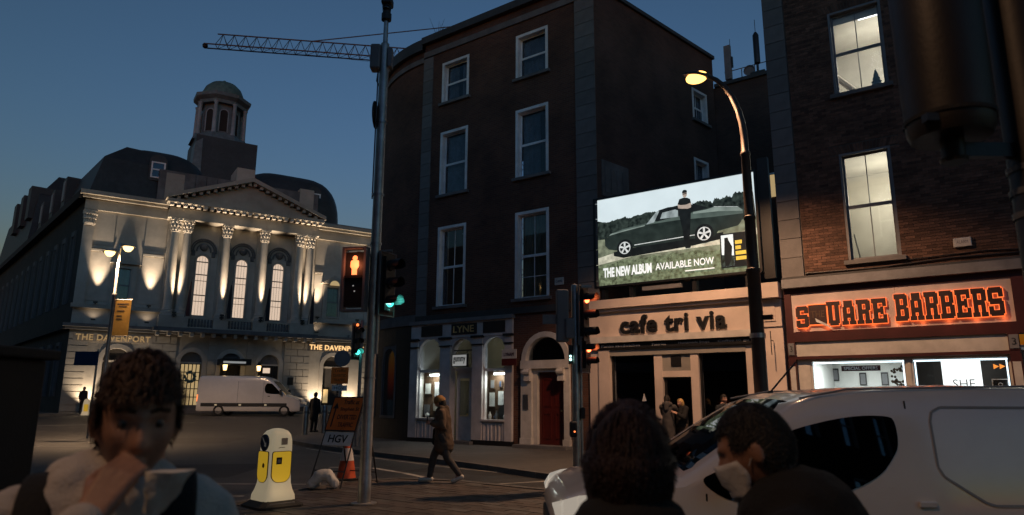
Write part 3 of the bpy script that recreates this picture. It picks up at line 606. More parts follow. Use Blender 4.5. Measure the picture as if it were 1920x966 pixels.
for cx, cz, r in ((1.36, 6.42, .255), (4.02, 6.53, .265)):
    pp([(cx + r * 1.12 * math.cos(k * .2618), cz + r * 1.12 * math.sin(k * .2618)) for k in range(24)], 10, 'pr_black', 'print_tyre')
    MB().archring(cx, cz, r * .68, r * .8, -.032 - .0035 * 12, -.032 - .0035 * 11, 24, 0, 2 * math.pi).build('print_wheel_rim', 'pr_chrome', bb)
    for k in range(5):
        a = k * 1.2566 + .3; n = (-math.sin(a) * .022, math.cos(a) * .022); e = (cx + r * .7 * math.cos(a), cz + r * .7 * math.sin(a))
        pp([(cx - n[0], cz - n[1]), (e[0] - n[0] * 1.6, e[1] - n[1] * 1.6), (e[0] + n[0] * 1.6, e[1] + n[1] * 1.6), (cx + n[0], cz + n[1])], 12 + .2 * k, 'pr_chrome', 'print_wheel_spoke')
pp([(3.25, 7.41), (3.65, 7.37), (3.63, 7.1), (3.58, 6.57), (3.54, 6.3), (3.6, 6.2), (3.57, 6.14), (3.42, 6.14), (3.38, 6.32), (3.36, 6.68), (3.27, 7.16)], 14, 'pr_black', 'print_man_legs')
pp([(3.29, 7.73), (3.43, 7.76), (3.54, 7.74), (3.64, 7.68), (3.67, 7.51), (3.64, 7.33), (3.26, 7.36), (3.23, 7.58)], 15, 'pr_black', 'print_man_torso')
pp([(3.23, 7.57), (3.28, 7.55), (3.34, 7.53), (3.51, 7.52), (3.62, 7.55), (3.67, 7.55), (3.66, 7.41), (3.55, 7.38), (3.32, 7.42), (3.24, 7.44)], 16, 'pr_skin', 'print_man_arms')
pp([(3.475 + .075 * math.cos(k * .4488), 7.865 + .115 * math.sin(k * .4488)) for k in range(14)], 17, 'pr_skin', 'print_man_head'); pp([(3.395, 7.9), (3.555, 7.9), (3.55, 7.97), (3.5, 8.0), (3.44, 8.0), (3.4, 7.96)], 18, 'pr_black', 'print_man_hair'); pp([(3.41, 7.855), (3.54, 7.855), (3.54, 7.885), (3.41, 7.885)], 18, 'pr_black', 'print_glasses')
text('THE NEW ALBUM', .58, 2.29, 5.5, 5.82, -.108, 'pr_white', bb, 'print_lettering', off=.045, ext=.002); text('AVAILABLE NOW', 2.42, 4.29, 5.56, 5.78, -.108, 'pr_white', bb, 'print_lettering', off=.012, ext=.002)
B(3.38, 4.29, -.108, -.106, 5.425, 5.455).build('print_small_line', 'pr_white', bb)
pp([(4.49, 5.4), (5.3, 5.4), (5.3, 6.43), (4.49, 6.43)], 15, 'pr_black', 'print_cover'); pp([(4.53, 5.45), (4.89, 5.45), (4.89, 6.39), (4.53, 6.39)], 16, 'pr_sky', 'print_cover_picture'); pp([(4.53, 5.45), (4.89, 5.45), (4.89, 5.75), (4.53, 5.8)], 17, 'pr_trees', 'print_cover_picture')
pp([(4.63, 6.3), (4.73, 6.31), (4.76, 6.2), (4.85, 6.02), (4.81, 5.65), (4.72, 5.46), (4.62, 5.46), (4.6, 5.8), (4.62, 6.05)], 18, 'pr_black', 'print_cover_figure')
for k, (a, b) in enumerate(((.0, .20), (.0, .16), (.0, .32), (.0, .33))): pp([(4.94, 6.08 - k * .16), (4.94 + b, 6.08 - k * .16), (4.94 + b, 6.19 - k * .16), (4.94, 6.19 - k * .16)], 17, 'pr_yellow', 'print_cover_bar')
B(5.68, 5.98, .05, .2, 5.0, 8.6).build('side_post', 'paint_black', bb)
# ------------------------------------------------------------------ rear building with phone aerials
rb = thing('rear_building', 'dark plain rear building behind the billboard with a roof railing', 'building', SO, SA)
B(.9, 6.17, 8.1, 8.5, 0, 15.05).build('rear_wall', 'brick_flank', rb); B(1.9, 6.17, 8.0, 8.6, 15.05, 15.2).build('coping', 'slate', rb)
B(3.95, 4.7, 8.05, 8.09, 9.7, 10.65).build('lit_window', 'em_hotelwin_warm', rb)
MB().box(3.9, 3.97, 8.0, 8.08, 9.65, 10.7).box(4.68, 4.75, 8.0, 8.08, 9.65, 10.7).box(3.97, 4.68, 8.0, 8.08, 10.62, 10.7).build('window_frame', 'paint_white', rb)
MB().path([(5.15, 7.9, 6), (5.15, 7.9, 12.2), (5.1, 7.8, 12.4)], .09).build('down_pipe', 'paint_grey', rb)
for x in [2.5 + .55 * k for k in range(7)]: MB().tube((x, 8.3, 15.2), (x, 8.3, 15.75), .02).build('railing_post', 'paint_grey', rb)
MB().tube((2.3, 8.3, 15.75), (6.1, 8.3, 15.75), .02).build('railing_bar', 'paint_grey', rb)
t = thing('panel_aerial', 'wide flat pale phone aerial on the rear roof', 'aerial', SW(2.5, 8.25, 15.2), SA, 'phone aerials on the rear roof'); B(-.14, .14, -.08, .08, .15, 1.75).build('panel', 'paint_grey', t); MB().tube((0, .15, 0), (0, .15, 1.6), .04).build('mast', 'paint_grey', t); B(.15, .2, .0, .1, .7, 1.2).build('bracket', 'paint_black', t); MB().tube((.1, .1, 1.75), (.1, .1, 2.1), .012).build('spike', 'paint_black', t)
t = thing('slim_aerial', 'slim dark phone aerial with a rod beside a small round dish', 'aerial', SW(3.75, 8.25, 15.2), SA, 'phone aerials on the rear roof'); MB().lathe([(.05, .5), (.13, .55), (.13, 1.85), (.05, 2.0)], (0, 0, 0), 12).build('cylinder', 'paint_black', t, True); MB().tube((0, 0, 0), (0, 0, .5), .05).build('mast', 'paint_black', t); MB().tube((0, 0, 2.0), (0, 0, 2.6), .012).build('rod', 'paint_black', t); MB().lathe([(.001, 0), (.2, .0), (.24, .08)], (-.35, 0, .3), 14, 'y').build('dish', 'paint_grey', t, True); MB().box(-.3, .3, -.1, .1, 0, .16).build('base', 'paint_black', t)
# ------------------------------------------------------------------ barber building
bar = thing('barber_building', 'brown brick building with lit upper windows above the glowing orange barber sign', 'building', SO, SA)
BH = [(7.9, 9.15, 5.25, 8.25), (7.95, 9.3, 9.98, 12.5), (11.75, 13.1, 5.3, 8.2), (11.75, 13.1, 10.0, 12.5)]
MB().wall(6.2, 14, 4.6, 14.8, BH, .012, .4).build('mortar_wall', 'mortar', bar)
L_, H_, gp = .225, .075, .009
bl = []; rows = int((14.7 - 4.92) / H_)
bx = [(h[0] - (.0), h[1] + .0, h[2], h[3]) for h in BH] + [(h[0] - .22, h[1] + .22, h[3], h[3] + .235) for h in BH]
for j in range(rows):
    z = 4.92 + j * H_; x = 6.79 - (L_ / 2 if j % 2 else 0)
    while x < 13.9:
        segs = [(max(x, 6.79), x + L_ - gp)]
        for h in bx:
            if h[2] < z + H_ / 2 < h[3]:
                ns = []
                for a, b in segs:
                    if b <= h[0] or a >= h[1]: ns.append((a, b))
                    else:
                        if a < h[0] - .03: ns.append((a, h[0] - .004))
                        if b > h[1] + .03: ns.append((h[1] + .004, b))
                segs = ns
        for a, b in segs:
            if b - a > .03: bl.append((a, b, z))
        x += L_
cl = Vector((11.1, -19.7, 1.6))
full = [q for q in bl if abs(q[1] - q[0] - (L_ - gp)) < 1e-4 and q[1] < 11.6]
full.sort(key=lambda q: (Vector((q[0], 0, q[2])) - cl).length); chosen = set(full[:300])
bme = B(0, L_ - gp, -.004, .03, 0, H_ - gp).mesh('brick', 'brick'); restb = MB()
for q in bl:
    if q in chosen: share('brick', bme, bar, (q[0], random.uniform(-.003, .002), q[2]))
    else: restb.box(q[0], q[1], -.004 + random.uniform(-.003, .002), .03, q[2], q[2] + H_ - gp)
kind(restb.build('brick_courses', 'brick', bar), 'stuff')
for h in BH:
    n = int((h[1] - h[0] + .4) / .075); vb = MB(); cxm = (h[0] + h[1]) / 2
    for k in range(n):
        x = h[0] - .2 + k * .075; sl = (x + .035 - cxm) * .22
        vb.prism([(x, h[3] + .003), (x + .066, h[3] + .003), (x + .066 + sl * .6, h[3] + .225), (x + sl * .6, h[3] + .225)], -.006, .03)
    kind(vb.build('flat_arch_bricks', 'brick', bar), 'stuff')
quoins(bar, 6.18, 6.76, 4.95, 14.8, .0, h=.55)
MB().wall(6.2, 14, 14.8, 15.4, [], -.1, .4).build('parapet', 'stone_dark', bar)
def lit_room(x0, x1, z0, z1, zc, power, colr, zf, name):
    MB().box(x0 - .8, x1 + 1.2, 3.6, 3.65, zf, zc).box(x0 - .85, x0 - .8, .42, 3.6, zf, zc).box(x1 + 1.2, x1 + 1.25, .42, 3.6, zf, zc).box(x0 - .85, x1 + 1.25, .42, 3.65, zc, zc + .05).box(x0 - .85, x1 + 1.25, .42, 3.65, zf - .05, zf).build(name, 'interior', bar)
    light('POINT', 'room_lamp', ((x0 + x1) / 2 + .3, 2.3, zc - 1.1), power, colr, bar, .35)
lit_room(7.95, 9.3, 9.98, 12.5, 12.9, 26, (1, .93, .78), 9.4, 'upper_room'); lit_room(7.9, 9.15, 5.25, 8.25, 8.6, 30, (1, .92, .74), 4.9, 'first_floor_room'); lit_room(11.75, 12.6, 5.3, 8.2, 8.6, 22, (1, .9, .7), 4.9, 'right_room'); lit_room(11.75, 12.6, 10, 12.5, 12.9, 20, (1, .93, .78), 9.4, 'right_upper_room')
for h in BH: sash(bar, *h, y=.0, lining='paint_grey', sashm='paint_grey', lin=.06, depth=.2, cols=2, pane='glass_clear', sill='stone_dark', back=False, out=-.005)
B(8.55, 10.2, 1.2, 1.5, 12.82, 12.89).build('ceiling_tube_panel', 'em_tube_room', bar, rot=(0, 0, 0)); MB().path([(7.3, 2.0, 11.9), (8.35, 2.2, 10.7)], .09).build('roof_beam', 'stone', bar)
B(7.95, 9.3, .25, .27, 12.2, 12.5).build('roller_blind', 'interior', bar); MB().box(7.35, 7.4, 1.2, 1.9, 6.1, 7.2).build('wall_board', 'paint_grey', bar); MB().tube((8.05, 1.2, 5.2), (7.85, 1.6, 6.3), .02).build('stand', 'paint_grey', bar)
o = MB()
for k in range(4): o.lathe([(.16 - .03 * k, k * .1), (.001, k * .1 + .2)], (0, 0, .1), 10)
o.tube((0, 0, 0), (0, 0, .12), .02); o = o.build('christmas_tree', 'copper_green'); o.location = SW(8.98, .3, 10.02); tag(o, 'tiny green christmas tree on the lit upper window sill', 'christmas tree')
t = thing('alarm_box', 'white alarm box on the brick wall right of the lit window', 'alarm box', SO, SA); B(10.28, 10.66, -.1, -.006, 5.3, 5.53).build('case', 'paint_offwhite', t, bevel=.02); text('ALARM', 10.35, 10.59, 5.38, 5.46, -.101, 'paint_grey', t, ext=.001)
MB().path([(6.8, -.04, 5.02), (8.6, -.05, 4.99), (10.2, -.04, 5.06), (12, -.05, 5.03)], .02).path([(9.2, -.04, 5.12), (10.9, -.04, 5.16), (12, -.05, 5.1)], .014).build('wall_cable', 'paint_black', bar)
# shopfront of the barber
B(6.2, 11.7, -.28, .3, 4.62, 4.86).build('fascia_cornice', 'paint_grey', bar); B(6.2, 11.7, -.2, .3, 4.86, 4.93).build('lead_flashing', 'slate', bar)
MB().box(6.2, 11.56, -.12, .3, 4.47, 4.62).box(6.2, 11.56, -.12, .3, 3.15, 3.42).box(6.2, 6.38, -.12, .3, 3.42, 4.47).box(11.31, 11.56, -.12, .3, 3.42, 4.47).build('fascia_frame', 'paint_maroon', bar)
B(6.38, 8.9, -.08, .3, 3.42, 4.47).build('sign_panel', 'pinkpanel', bar); B(8.905, 11.31, -.08, .3, 3.42, 4.47).build('sign_panel', 'pinkpanel', bar)
B(6.4, 11.1, -.06, .3, 2.76, 3.15).build('white_band', 'paint_offwhite', bar); B(6.2, 11.3, -.13, .3, 2.68, 2.76).build('lower_rail', 'paint_maroon', bar)
for a, b in ((6.2, 6.4), (11.1, 11.32)):
    B(a, b, -.14, .3, 0, 2.68).build('pilaster', 'paint_maroon', bar); B(a + .02, b - .02, -.16, -.14, 2.8, 3.12).build('number_plaque', 'paint_grey', bar)
    text('3' if a < 7 else '3', a + .07, b - .07, 2.88, 3.04, -.162, 'paint_black', bar, ext=.002); B(a, b, -.14, .3, 2.76, 3.15).build('pilaster_head', 'paint_maroon', bar)
    B(a + .03, b - .03, -.15, -.14, .2, 2.5).build('pilaster_panel', 'paint_offwhite', bar)
G = {'S': [(.5, 4.5, 5.7, 7), (0, 1.4, 3.6, 6.5), (.5, 4.5, 2.9, 4.2), (3.6, 5, .5, 3.5), (.5, 4.5, 0, 1.3), (3.6, 5, 4.7, 6.6), (0, 1.4, .4, 2.3)],
     'U': [(.5, 1.9, .6, 7), (3.1, 4.5, .6, 7), (1, 4, 0, 1.4), (0, 2.3, 6, 7), (2.7, 5, 6, 7)],
     'A': [(.5, 1.8, 0, 5.2), (3.2, 4.5, 0, 5.2), (1, 4, 5, 7), (1.2, 3.8, 2, 3.2), (0, 2.2, 0, 1), (2.8, 5, 0, 1)],
     'R': [(.5, 1.9, 0, 7), (0, 4.3, 5.8, 7), (3.4, 4.9, 3.9, 6.6), (1, 4.3, 2.9, 4.1), (3.1, 4.4, 0, 3.2), (0, 2.3, 0, 1), (2.9, 5.1, 0, 1)],
     'E': [(.5, 1.9, 0, 7), (0, 5, 5.8, 7), (3.9, 5, 4.8, 7), (1, 3.9, 3, 4.1), (3.0, 3.9, 2.5, 4.6), (0, 5, 0, 1.2), (3.9, 5, 0, 2.3)],
     'B': [(.5, 1.9, 0, 7), (0, 4.2, 5.8, 7), (3.4, 4.8, 3.9, 6.6), (0.5, 4.3, 3, 4.1), (3.5, 5, .5, 3.3), (0, 4.4, 0, 1.2)]}
def block_letters(word, x0, x1, z0, z1, bar_):
    pitch = (x1 - x0) / len(word); lw = pitch * .88; sx = lw / 5; sz = (z1 - z0) / 7
    for k, c in enumerate(word):
        xa = x0 + k * pitch; f = MB(); h = MB()
        for q, (a, b, p, d) in enumerate(G[c]):
            f.box(xa + a * sx - .008, xa + b * sx + .008, -.165 - .001 * q, -.115, z0 + p * sz - .006, z0 + d * sz + .006)
            h.box(xa + a * sx - .022, xa + b * sx + .022, -.11 - .001 * q, -.098, z0 + p * sz - .02, z0 + d * sz + .02)
        o = f.build('sign_letter', 'letter_brown', bar_); h.build('neon_halo', 'em_neon', o)
sg = thing('barber_sign', 'glowing orange outlined slab lettering reading SQUARE BARBERS on the pale fascia', 'sign', SO, SA)
block_letters('S', 6.5, 6.84, 3.53, 4.1, sg); block_letters('UARE', 7.28, 8.72, 3.55, 4.17, sg); block_letters('BARBERS', 8.88, 11.16, 3.57, 4.24, sg)
q = B(6.82, 7.26, -.16, -.115, 3.6, 4.12).build('square_q', 'letter_brown', sg); B(6.79, 7.29, -.11, -.098, 3.57, 4.15).build('neon_halo', 'em_neon', q); text('THE', 6.87, 7.21, 3.78, 3.96, -.162, 'brown', q, off=.01, ext=.002)
MB().prism([(6.98, 3.76), (7.22, 3.58), (7.42, 3.44), (7.3, 3.56), (7.0, 3.66)], -.19, -.166).build('razor_blade', 'white_board', sg)
for k in range(9): light('POINT', 'neon_glow', (6.7 + .55 * k, -.16, 3.5), .16, (1, .2, .05), sg, .05)
# shop windows, room and lights
for a, b in ((6.72, 8.98), (9.07, 11.1)):
    MB().box(a, a + .05, .0, .08, .7, 2.68).box(b - .05, b, .0, .08, .7, 2.68).box(a + .05, b - .05, .0, .08, 2.62, 2.68).build('window_frame', 'paint_offwhite', bar); B(a, b, .04, .045, .7, 2.62).build('pane', 'glass_clear', bar)
    MB().box(a + .06, b - .06, .1, .13, 2.56, 2.60).box(a + .07, a + .1, .1, .13, .8, 2.56).box(b - .1, b - .07, .1, .13, .8, 2.56).build('led_strip', 'em_led', bar)
    B(a, b, -.02, .3, 0, .7).build('stall_riser', 'paint_maroon', bar)
B(6.4, 6.72, -.02, .2, 0, 2.68).build('side_post', 'paint_offwhite', bar); B(8.98, 9.07, -.02, .2, 0, 2.68).build('mullion', 'paint_offwhite', bar)
MB().box(6.4, 9.0, 4.5, 4.55, 0, 2.9).box(6.35, 6.4, .3, 4.5, 0, 2.9).box(6.4, 11.4, .3, 4.5, 2.86, 2.9).box(6.4, 11.4, .3, 4.5, 0, .03).build('barber_room', 'interior_white', bar); MB().box(9.0, 11.4, 1.6, 1.65, 0, 2.86).box(9.0, 9.05, .3, 1.6, 0, 2.86).build('dark_partition', 'interior_dark', bar)
light('AREA', 'barber_lamp', (7.7, 2.2, 2.8), 34, (.95, 1, .98), bar, 1.2, (7.7, 2.2, 0)); light('AREA', 'barber_lamp', (10.2, .9, 2.8), 2.5, (.95, 1, .98), bar, .6, (10.2, .9, 0))
so = B(7.44, 8.36, .2, .23, 2.36, 2.5).build('special_offers_board', 'paint_maroon', bar); text('SPECIAL OFFERS', 7.5, 8.3, 2.39, 2.47, .198, 'white_board', so, off=.01, ext=.002)
t = thing('light_panel', 'white glowing panel reading SHE in the right barber window', 'sign', SO, SA); B(9.7, 10.5, .2, .26, 1.4, 2.56).build('face', 'em_panel', t); text('SHE', 9.9, 10.35, 1.9, 2.12, .198, 'paint_grey', t, ext=.002)
t = thing('arrow_neon', 'small orange double arrow neon in the right barber window', 'sign', SO, SA)
for k in range(2): MB().prism([(10.75 + .12 * k, 2.35), (10.86 + .12 * k, 2.41), (10.75 + .12 * k, 2.47)], .2, .22).build('arrow', 'em_neonorange', t)
t = thing('framed_notice', 'small dark framed notice with a round mark in the right barber window', 'notice', SO, SA); B(10.68, 11.0, .2, .22, 1.85, 2.12).build('frame', 'silver_text', t); B(10.7, 10.98, .194, .199, 1.87, 2.1).build('card', 'paint_black', t); MB().archring(10.84, 1.99, .03, .045, .19, .194, 12, 0, 6.283).build('mark', 'silver_text', t)
for k, (x, z, L) in enumerate(((6.95, 2.3, 'leftmost dark framed certificate on the barber shop back wall'), (7.3, 2.32, 'second dark framed certificate from the left on the barber wall'), (7.95, 2.2, 'third narrow framed certificate on the barber back wall'), (8.45, 2.2, 'fourth framed certificate on the barber back wall by the wreath'))):
    t = thing('framed_certificate', L, 'picture', SO, SA, 'certificates on the barber wall'); x = 11.1 + (x - 11.1) * 1.22; B(x - .1, x + .1, 4.44, 4.47, z - .25 + (z - 1.6) * .2, z + .15 + (z - 1.6) * .2).build('frame', 'paint_black', t); B(x - .07, x + .07, 4.43, 4.438, z - .21 + (z - 1.6) * .2, z + .1 + (z - 1.6) * .2).build('paper', 'paint_grey', t)
o = MB()
for k in range(60): a = random.uniform(0, 6.28); r = .2 + random.uniform(-.06, .06); o.ball((r * math.cos(a), random.uniform(-.05, .05), r * math.sin(a)), .035, 6, 4)
o = o.build('dried_wreath', 'brown'); o.location = SW(8.75, .6, 2.22); tag(o, 'brown dried wreath hanging inside the left barber window', 'wreath')
t = thing('barber_stool', 'black barber shop stand inside the left window by the wreath', 'furniture', SW(8.8, 1.0, 0.03), SA)
B(-.15, .15, -.1, .1, 1.95, 2.0).build('shelf', 'paint_black', t)
for sx in (-.13, .13):
    for sy in (-.08, .08): MB().tube((sx, sy, 0), (sx, sy, 1.95), .012).build('leg', 'paint_black', t)
# ------------------------------------------------------------------ classical hotel
HO = Vector((-30.024, 48, 0)); HA = 33
_hc, _hs = math.cos(R(HA)), math.sin(R(HA))
def HW(x, y, z=0): return Vector((HO.x + x * _hc - y * _hs, HO.y + x * _hs + y * _hc, z))
hp = kind(MB().prismz([tuple(HW(*p).xy) for p in ((-2.2, -2.6), (24, -2.6), (24, 30), (-12, 60), (-12, 40))], -.4, .5).build('hotel_pavement', 'paving'), 'structure')
kerb_line(hp, [tuple(HW(*p).xy) for p in ((24, -2.6), (-2.2, -2.6))], .506)
ht = thing('hotel', 'floodlit grey stone classical hotel with tall columns, pediment and domed roof lantern', 'hotel', HO, HA)
GH = [(1.35, 3.05, 1.0, 5.0), (6.35, 7.85, 1.0, 4.95), (9.15, 10.65, 1.0, 4.95), (12.05, 13.55, 1.0, 4.95), (17.15, 18.85, 1.0, 5.0)]
MB().wall(-.85, 21.1, .3, 6.2, GH, 0, .5).build('ground_floor_wall', 'stone', ht)
for h in GH:
    cx = (h[0] + h[1]) / 2; r = (h[1] - h[0]) / 2
    a = MB().spandrel(cx, h[3] - r, r, h[3], .004, .45).archring(cx, h[3] - r, r, r + .32, -.08, .0, 18).box(h[0] - .32, h[0], -.08, 0, .5, h[3] - r).box(h[1], h[1] + .32, -.08, 0, .5, h[3] - r)
    ao = a.build('arch_surround', 'stone_light', ht)
    B(h[0], h[1], .3, .32, 1, h[3]).build('fanlight_screen', 'stone_dark' if 5 < cx < 14 else 'interior_dark', ao)
    MB().box(h[0], h[1], .16, .4, h[3] - r - .12, h[3] - r).build('transom', 'stone_light', ao)
    if 5 < cx < 14:
        gw = B(h[0] + .08, h[1] - .08, .2, .21, 1.0, 4.05).build('door_glass', 'em_hotelwin_warm' if cx < 8 else 'interior_dark', ao)
        bars = MB()
        for k in range(6): x = h[0] + .08 + (h[1] - h[0] - .16) * k / 5; bars.box(x - .03, x + .03, .14, .2, 1, 4.05)
        for k in range(6): z = 1 + 3.05 * k / 5; bars.box(h[0] + .08, h[1] - .08, .146, .194, z - .03, z + .03)
        bars.build('door_bars', 'paint_black', ao)
        if cx > 11: B(cx - .42, cx + .12, .1, .13, 3.5, 3.9).build('lit_pane', 'em_hotelwin', ao)
    if cx > 17: B(17.35, 17.75, .2, .24, 1.2, 2.3).build('lit_door_pane', 'em_hotelwin_warm', ao)
o = MB()
for k in range(70): a = random.uniform(0, 6.28); r = .36 + random.uniform(-.09, .09); o.ball((r * math.cos(a), random.uniform(-.08, .05), r * math.sin(a)), .07, 6, 4)
o = o.build('christmas_wreath', 'copper_green'); o.location = HW(7.1, .05, 3.1); o.rotation_euler = (0, 0, R(HA)); tag(o, 'dark christmas wreath on the lit hotel door', 'wreath')
o = MB().ball((0, 0, 0), .09).build('wreath_light', 'em_hotelwin_warm', o)
MB().box(8.9, 11, -2.0, .0, 4.0, 4.45).build('entrance_canopy', 'paint_black', ht); B(9.0, 10.6, -2.02, -2.005, 4.1, 4.25).build('canopy_lettering_strip', 'em_gummy', ht)
# rusticated blocks on the ground floor piers
sb = {}
def blocks(x0, x1, wl, z0=.6, z1=6.0, n=10):
    h = (z1 - z0) / n
    for k in range(n):
        if n > 8 and wl is None: xs_ = [x0, x1]
        else:
            m = max(1, round((x1 - x0) / wl)); w = (x1 - x0) / m; xs_ = [x0 + (w * (i + (.5 if k % 2 and m > 1 else 0))) for i in range(m + 1)]; xs_ = [x0] + [x for x in xs_ if x0 + .15 < x < x1 - .15] + [x1]
        for a, b in zip(xs_[:-1], xs_[1:]):
            key = round(b - a, 2)
            if key not in sb: sb[key] = B(.02, b - a - .02, -.06, 0, .03, h - .03).mesh('stone_block', 'stone')
            share('stone_block', sb[key], ht, (a, -.002, z0 + k * h))
blocks(4.1, 6.0, .95); blocks(8.2, 8.8, .6); blocks(11.0, 11.7, .7); blocks(13.9, 16.0, .95); blocks(-.85, .35, 1.2, n=12); blocks(20.3, 21.1, .8, n=12)
MB().box(-1.15, 21.4, -.4, .5, 6.2, 6.38).box(-1.3, 21.6, -.62, .5, 6.38, 6.6).build('ground_floor_cornice', 'stone_dark', ht); MB().box(4.2, 16.1, -1.5, -.62, 6.3, 6.6).build('portico_floor', 'stone_dark', ht)
for k in range(16): MB().prism([(4.4 + k * .76, 6.0), (4.62 + k * .76, 6.0), (4.62 + k * .76, 6.3), (4.4 + k * .76, 6.3)], -1.3, -.6).build('corbel', 'stone', ht)
for a in (-.6, 15.75): B(a, a + 4.95, -.07, -.001, 5.4, 6.02).build('lettering_frieze', 'stone' if a < 1 else 'stone_dark', ht)  # right frieze uses darker stone, its shadow put into the colour
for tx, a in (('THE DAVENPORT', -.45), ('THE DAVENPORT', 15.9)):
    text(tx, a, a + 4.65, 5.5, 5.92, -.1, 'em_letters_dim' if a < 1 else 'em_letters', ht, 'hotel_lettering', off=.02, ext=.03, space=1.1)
# upper storey wall
UH = [(1.55, 2.55, 8.3, 10.9), (17.05, 18.25, 8.3, 10.9)] + [(c - .42, c + .42, 7.7, 12.35) for c in (7.2, 10.1, 12.95)]
MB().wall(-.85, 21.1, 6.6, 14.9, UH, 0, .5).build('upper_wall', 'stone_light', ht)
for c in (7.2, 10.1, 12.95):
    a = MB().spandrel(c, 11.93, .42, 12.35, .004, .4).archring(c, 11.93, .42, .6, -.1, 0).box(c - .6, c - .42, -.1, 0, 7.7, 11.93).box(c + .42, c + .6, -.1, 0, 7.7, 11.93).box(c - .7, c + .7, -.16, 0, 7.5, 7.7).build('arch_surround', 'stone', ht)
    B(c - .42, c + .42, .14, .16, 7.7, 12.35).build('lit_pane', 'em_hotelwin', a)
    m = MB()
    for x in (-.21, 0, .21): m.box(c + x - .006, c + x + .006, .1, .14, 7.7, 12.3)
    for z in (7.72, 8.8, 9.3, 10.4, 10.9, 11.9): m.box(c - .42, c + .42, .09, .138, z - .018 - (.04 if z in (9.3, 10.9, 11.9) else 0), z + .018)
    m.build('glazing_bars', 'paint_black', a)
    for r in (.55, .8, .95): MB().archring(c, 12.75, r - .09, r, -.12 - .05 * r, 0, 14, R(-10), R(190)).build('carved_hood_ring', 'stone_dark', a)
    MB().ball((c, -.05, 13.0), .3, 10, 6).box(c - .85, c - .6, -.14, 0, 12.3, 12.7).box(c + .6, c + .85, -.14, 0, 12.3, 12.7).build('carved_keystone', 'stone_dark', a)
for X in ((1.55, 2.55), (17.05, 18.25)):
    c = sum(X) / 2; s_ = sash(ht, *X, 8.3, 10.9, lining='stone_light', sashm='paint_grey', lin=.1, cols=2, sill='stone_light', curtain=[(0, 1, 'curtain')])
    MB().box(X[0] - .3, X[0], -.14, 0, 8.1, 11.0).box(X[1], X[1] + .3, -.14, 0, 8.1, 11.0).prism([(X[0] - .5, 11.1), (X[1] + .5, 11.1), (c, 11.85)], -.3, 0).box(X[0] - .4, X[1] + .4, -.22, 0, 7.85, 8.1).build('hood_surround', 'stone', s_)
    if c > 10: MB().prism([(c + .42 * math.cos(R(k * 15)), 10.95 + .42 * math.sin(R(k * 15))) for k in range(13)], -.31, -.302).build('lit_lunette', 'em_hotelwin_warm', s_)
# wing pilasters, bands, niche panels
for a, b in ((-.88, -.2), (20.4, 21.12)):
    B(a, b, -.18, 0, 8.0, 13.7).build('pilaster', 'stone_light', ht)
for a, b in ((-.2, 1.1), (3.1, 4.5), (15.95, 16.7), (19.0, 20.4)):
    B(a, b, -.05, 0, 8.3, 11.8).build('wall_panel', 'stone_light', ht); B(a, b, -.05, 0, 12.35, 15.0).build('wall_panel', 'stone_light', ht)
    B(a, b, -.12, -.0, 11.86, 12.02).build('ledge', 'stone_light', ht); B(a, b, -.1, 0, 12.08, 12.2).build('ledge', 'stone_light', ht)
    B(a + .1, b - .1, -.55, -.05, 6.6, 6.85).build('plinth_step', 'stone_light', ht)
for a, b in ((-1.0, 4.6), (15.9, 21.2)): B(a, b, -.45, 0, 7.72, 8.0).build('sill_band', 'stone', ht)
def capital(p, cx, cy, w, z0, z1, flat=False):
    m = MB(); h = z1 - z0
    if flat: m.box(cx - w * .5, cx + w * .5, -.16, 0, z0, z1 - .1)
    else: m.lathe([(w * .42, z0), (w * .42, z0 + h * .5), (w * .6, z1 - .12)], (cx, cy, 0), 16)
    m.box(cx - w * .62, cx + w * .62, (cy - w * .62) if not flat else -.3, (cy + w * .62) if not flat else 0, z1 - .12, z1)
    m.lathe([(w * .46, z0 - .05), (w * .5, z0 - .02), (w * .46, z0 + .02)], (cx, cy if not flat else -.1, 0), 16)
    for ring, (zz, rr, n) in enumerate(((z0 + .02, .45, 8), (z0 + h * .32, .5, 8), (z0 + h * .62, .58, 8))):
        for k in range(n):
            t = 2 * math.pi * (k + .5 * (ring % 2)) / n
            if flat: t = math.pi + math.pi * (k + .5) / n
            x, y = cx + w * rr * math.cos(t), (cy if not flat else -.1) + w * rr * math.sin(t) * (1 if not flat else .5)
            m.ball((x, y, zz + h * .16), .09 * w / .62, 6, 5, (1, 1, 1.7)); m.ball((x + .05 * math.cos(t), y + .05 * math.sin(t), zz + h * .28), .055, 5, 4)
    return m.build('capital', 'stone_light', p, True)
COLX = (5.0, 5.85, 8.68, 11.52, 14.35, 15.2); cme = None
for cx in COLX:
    if cme is None:
        prof = [(.40, 7.62), (.44, 7.66), (.44, 7.78), (.36, 7.84), (.40, 7.92), (.34, 8.0)] + [(.325 - .05 * (k / 10) ** 1.6, 8.05 + 5.75 * k / 10) for k in range(11)]
        m = MB().lathe(prof, (0, 0, 0), 24).box(-.47, .47, -.47, .47, 7.45, 7.62); cme = m.mesh('column', 'stone_light'); cme.polygons.foreach_set('use_smooth', [True] * len(cme.polygons)); cme.set_sharp_from_angle(angle=R(40))
    c = share('column', cme, ht, (cx, -.85, 0)); capital(c, 0, 0, .62, 13.82, 14.78)
    B(cx - .42, cx + .42, -.2, 0, 7.6, 14.8).build('respond_pilaster', 'stone', ht)
for a, b in ((-.54, .62),): pass
capital(ht, -.54, 0, .68, 13.7, 14.8, True); capital(ht, 20.76, 0, .68, 13.7, 14.8, True)
for a, b in ((4.45, 6.4), (8.15, 9.2), (11.0, 12.05), (13.8, 15.75)): B(a, b, -1.4, -.3, 6.6, 7.45).build('pedestal', 'stone', ht)
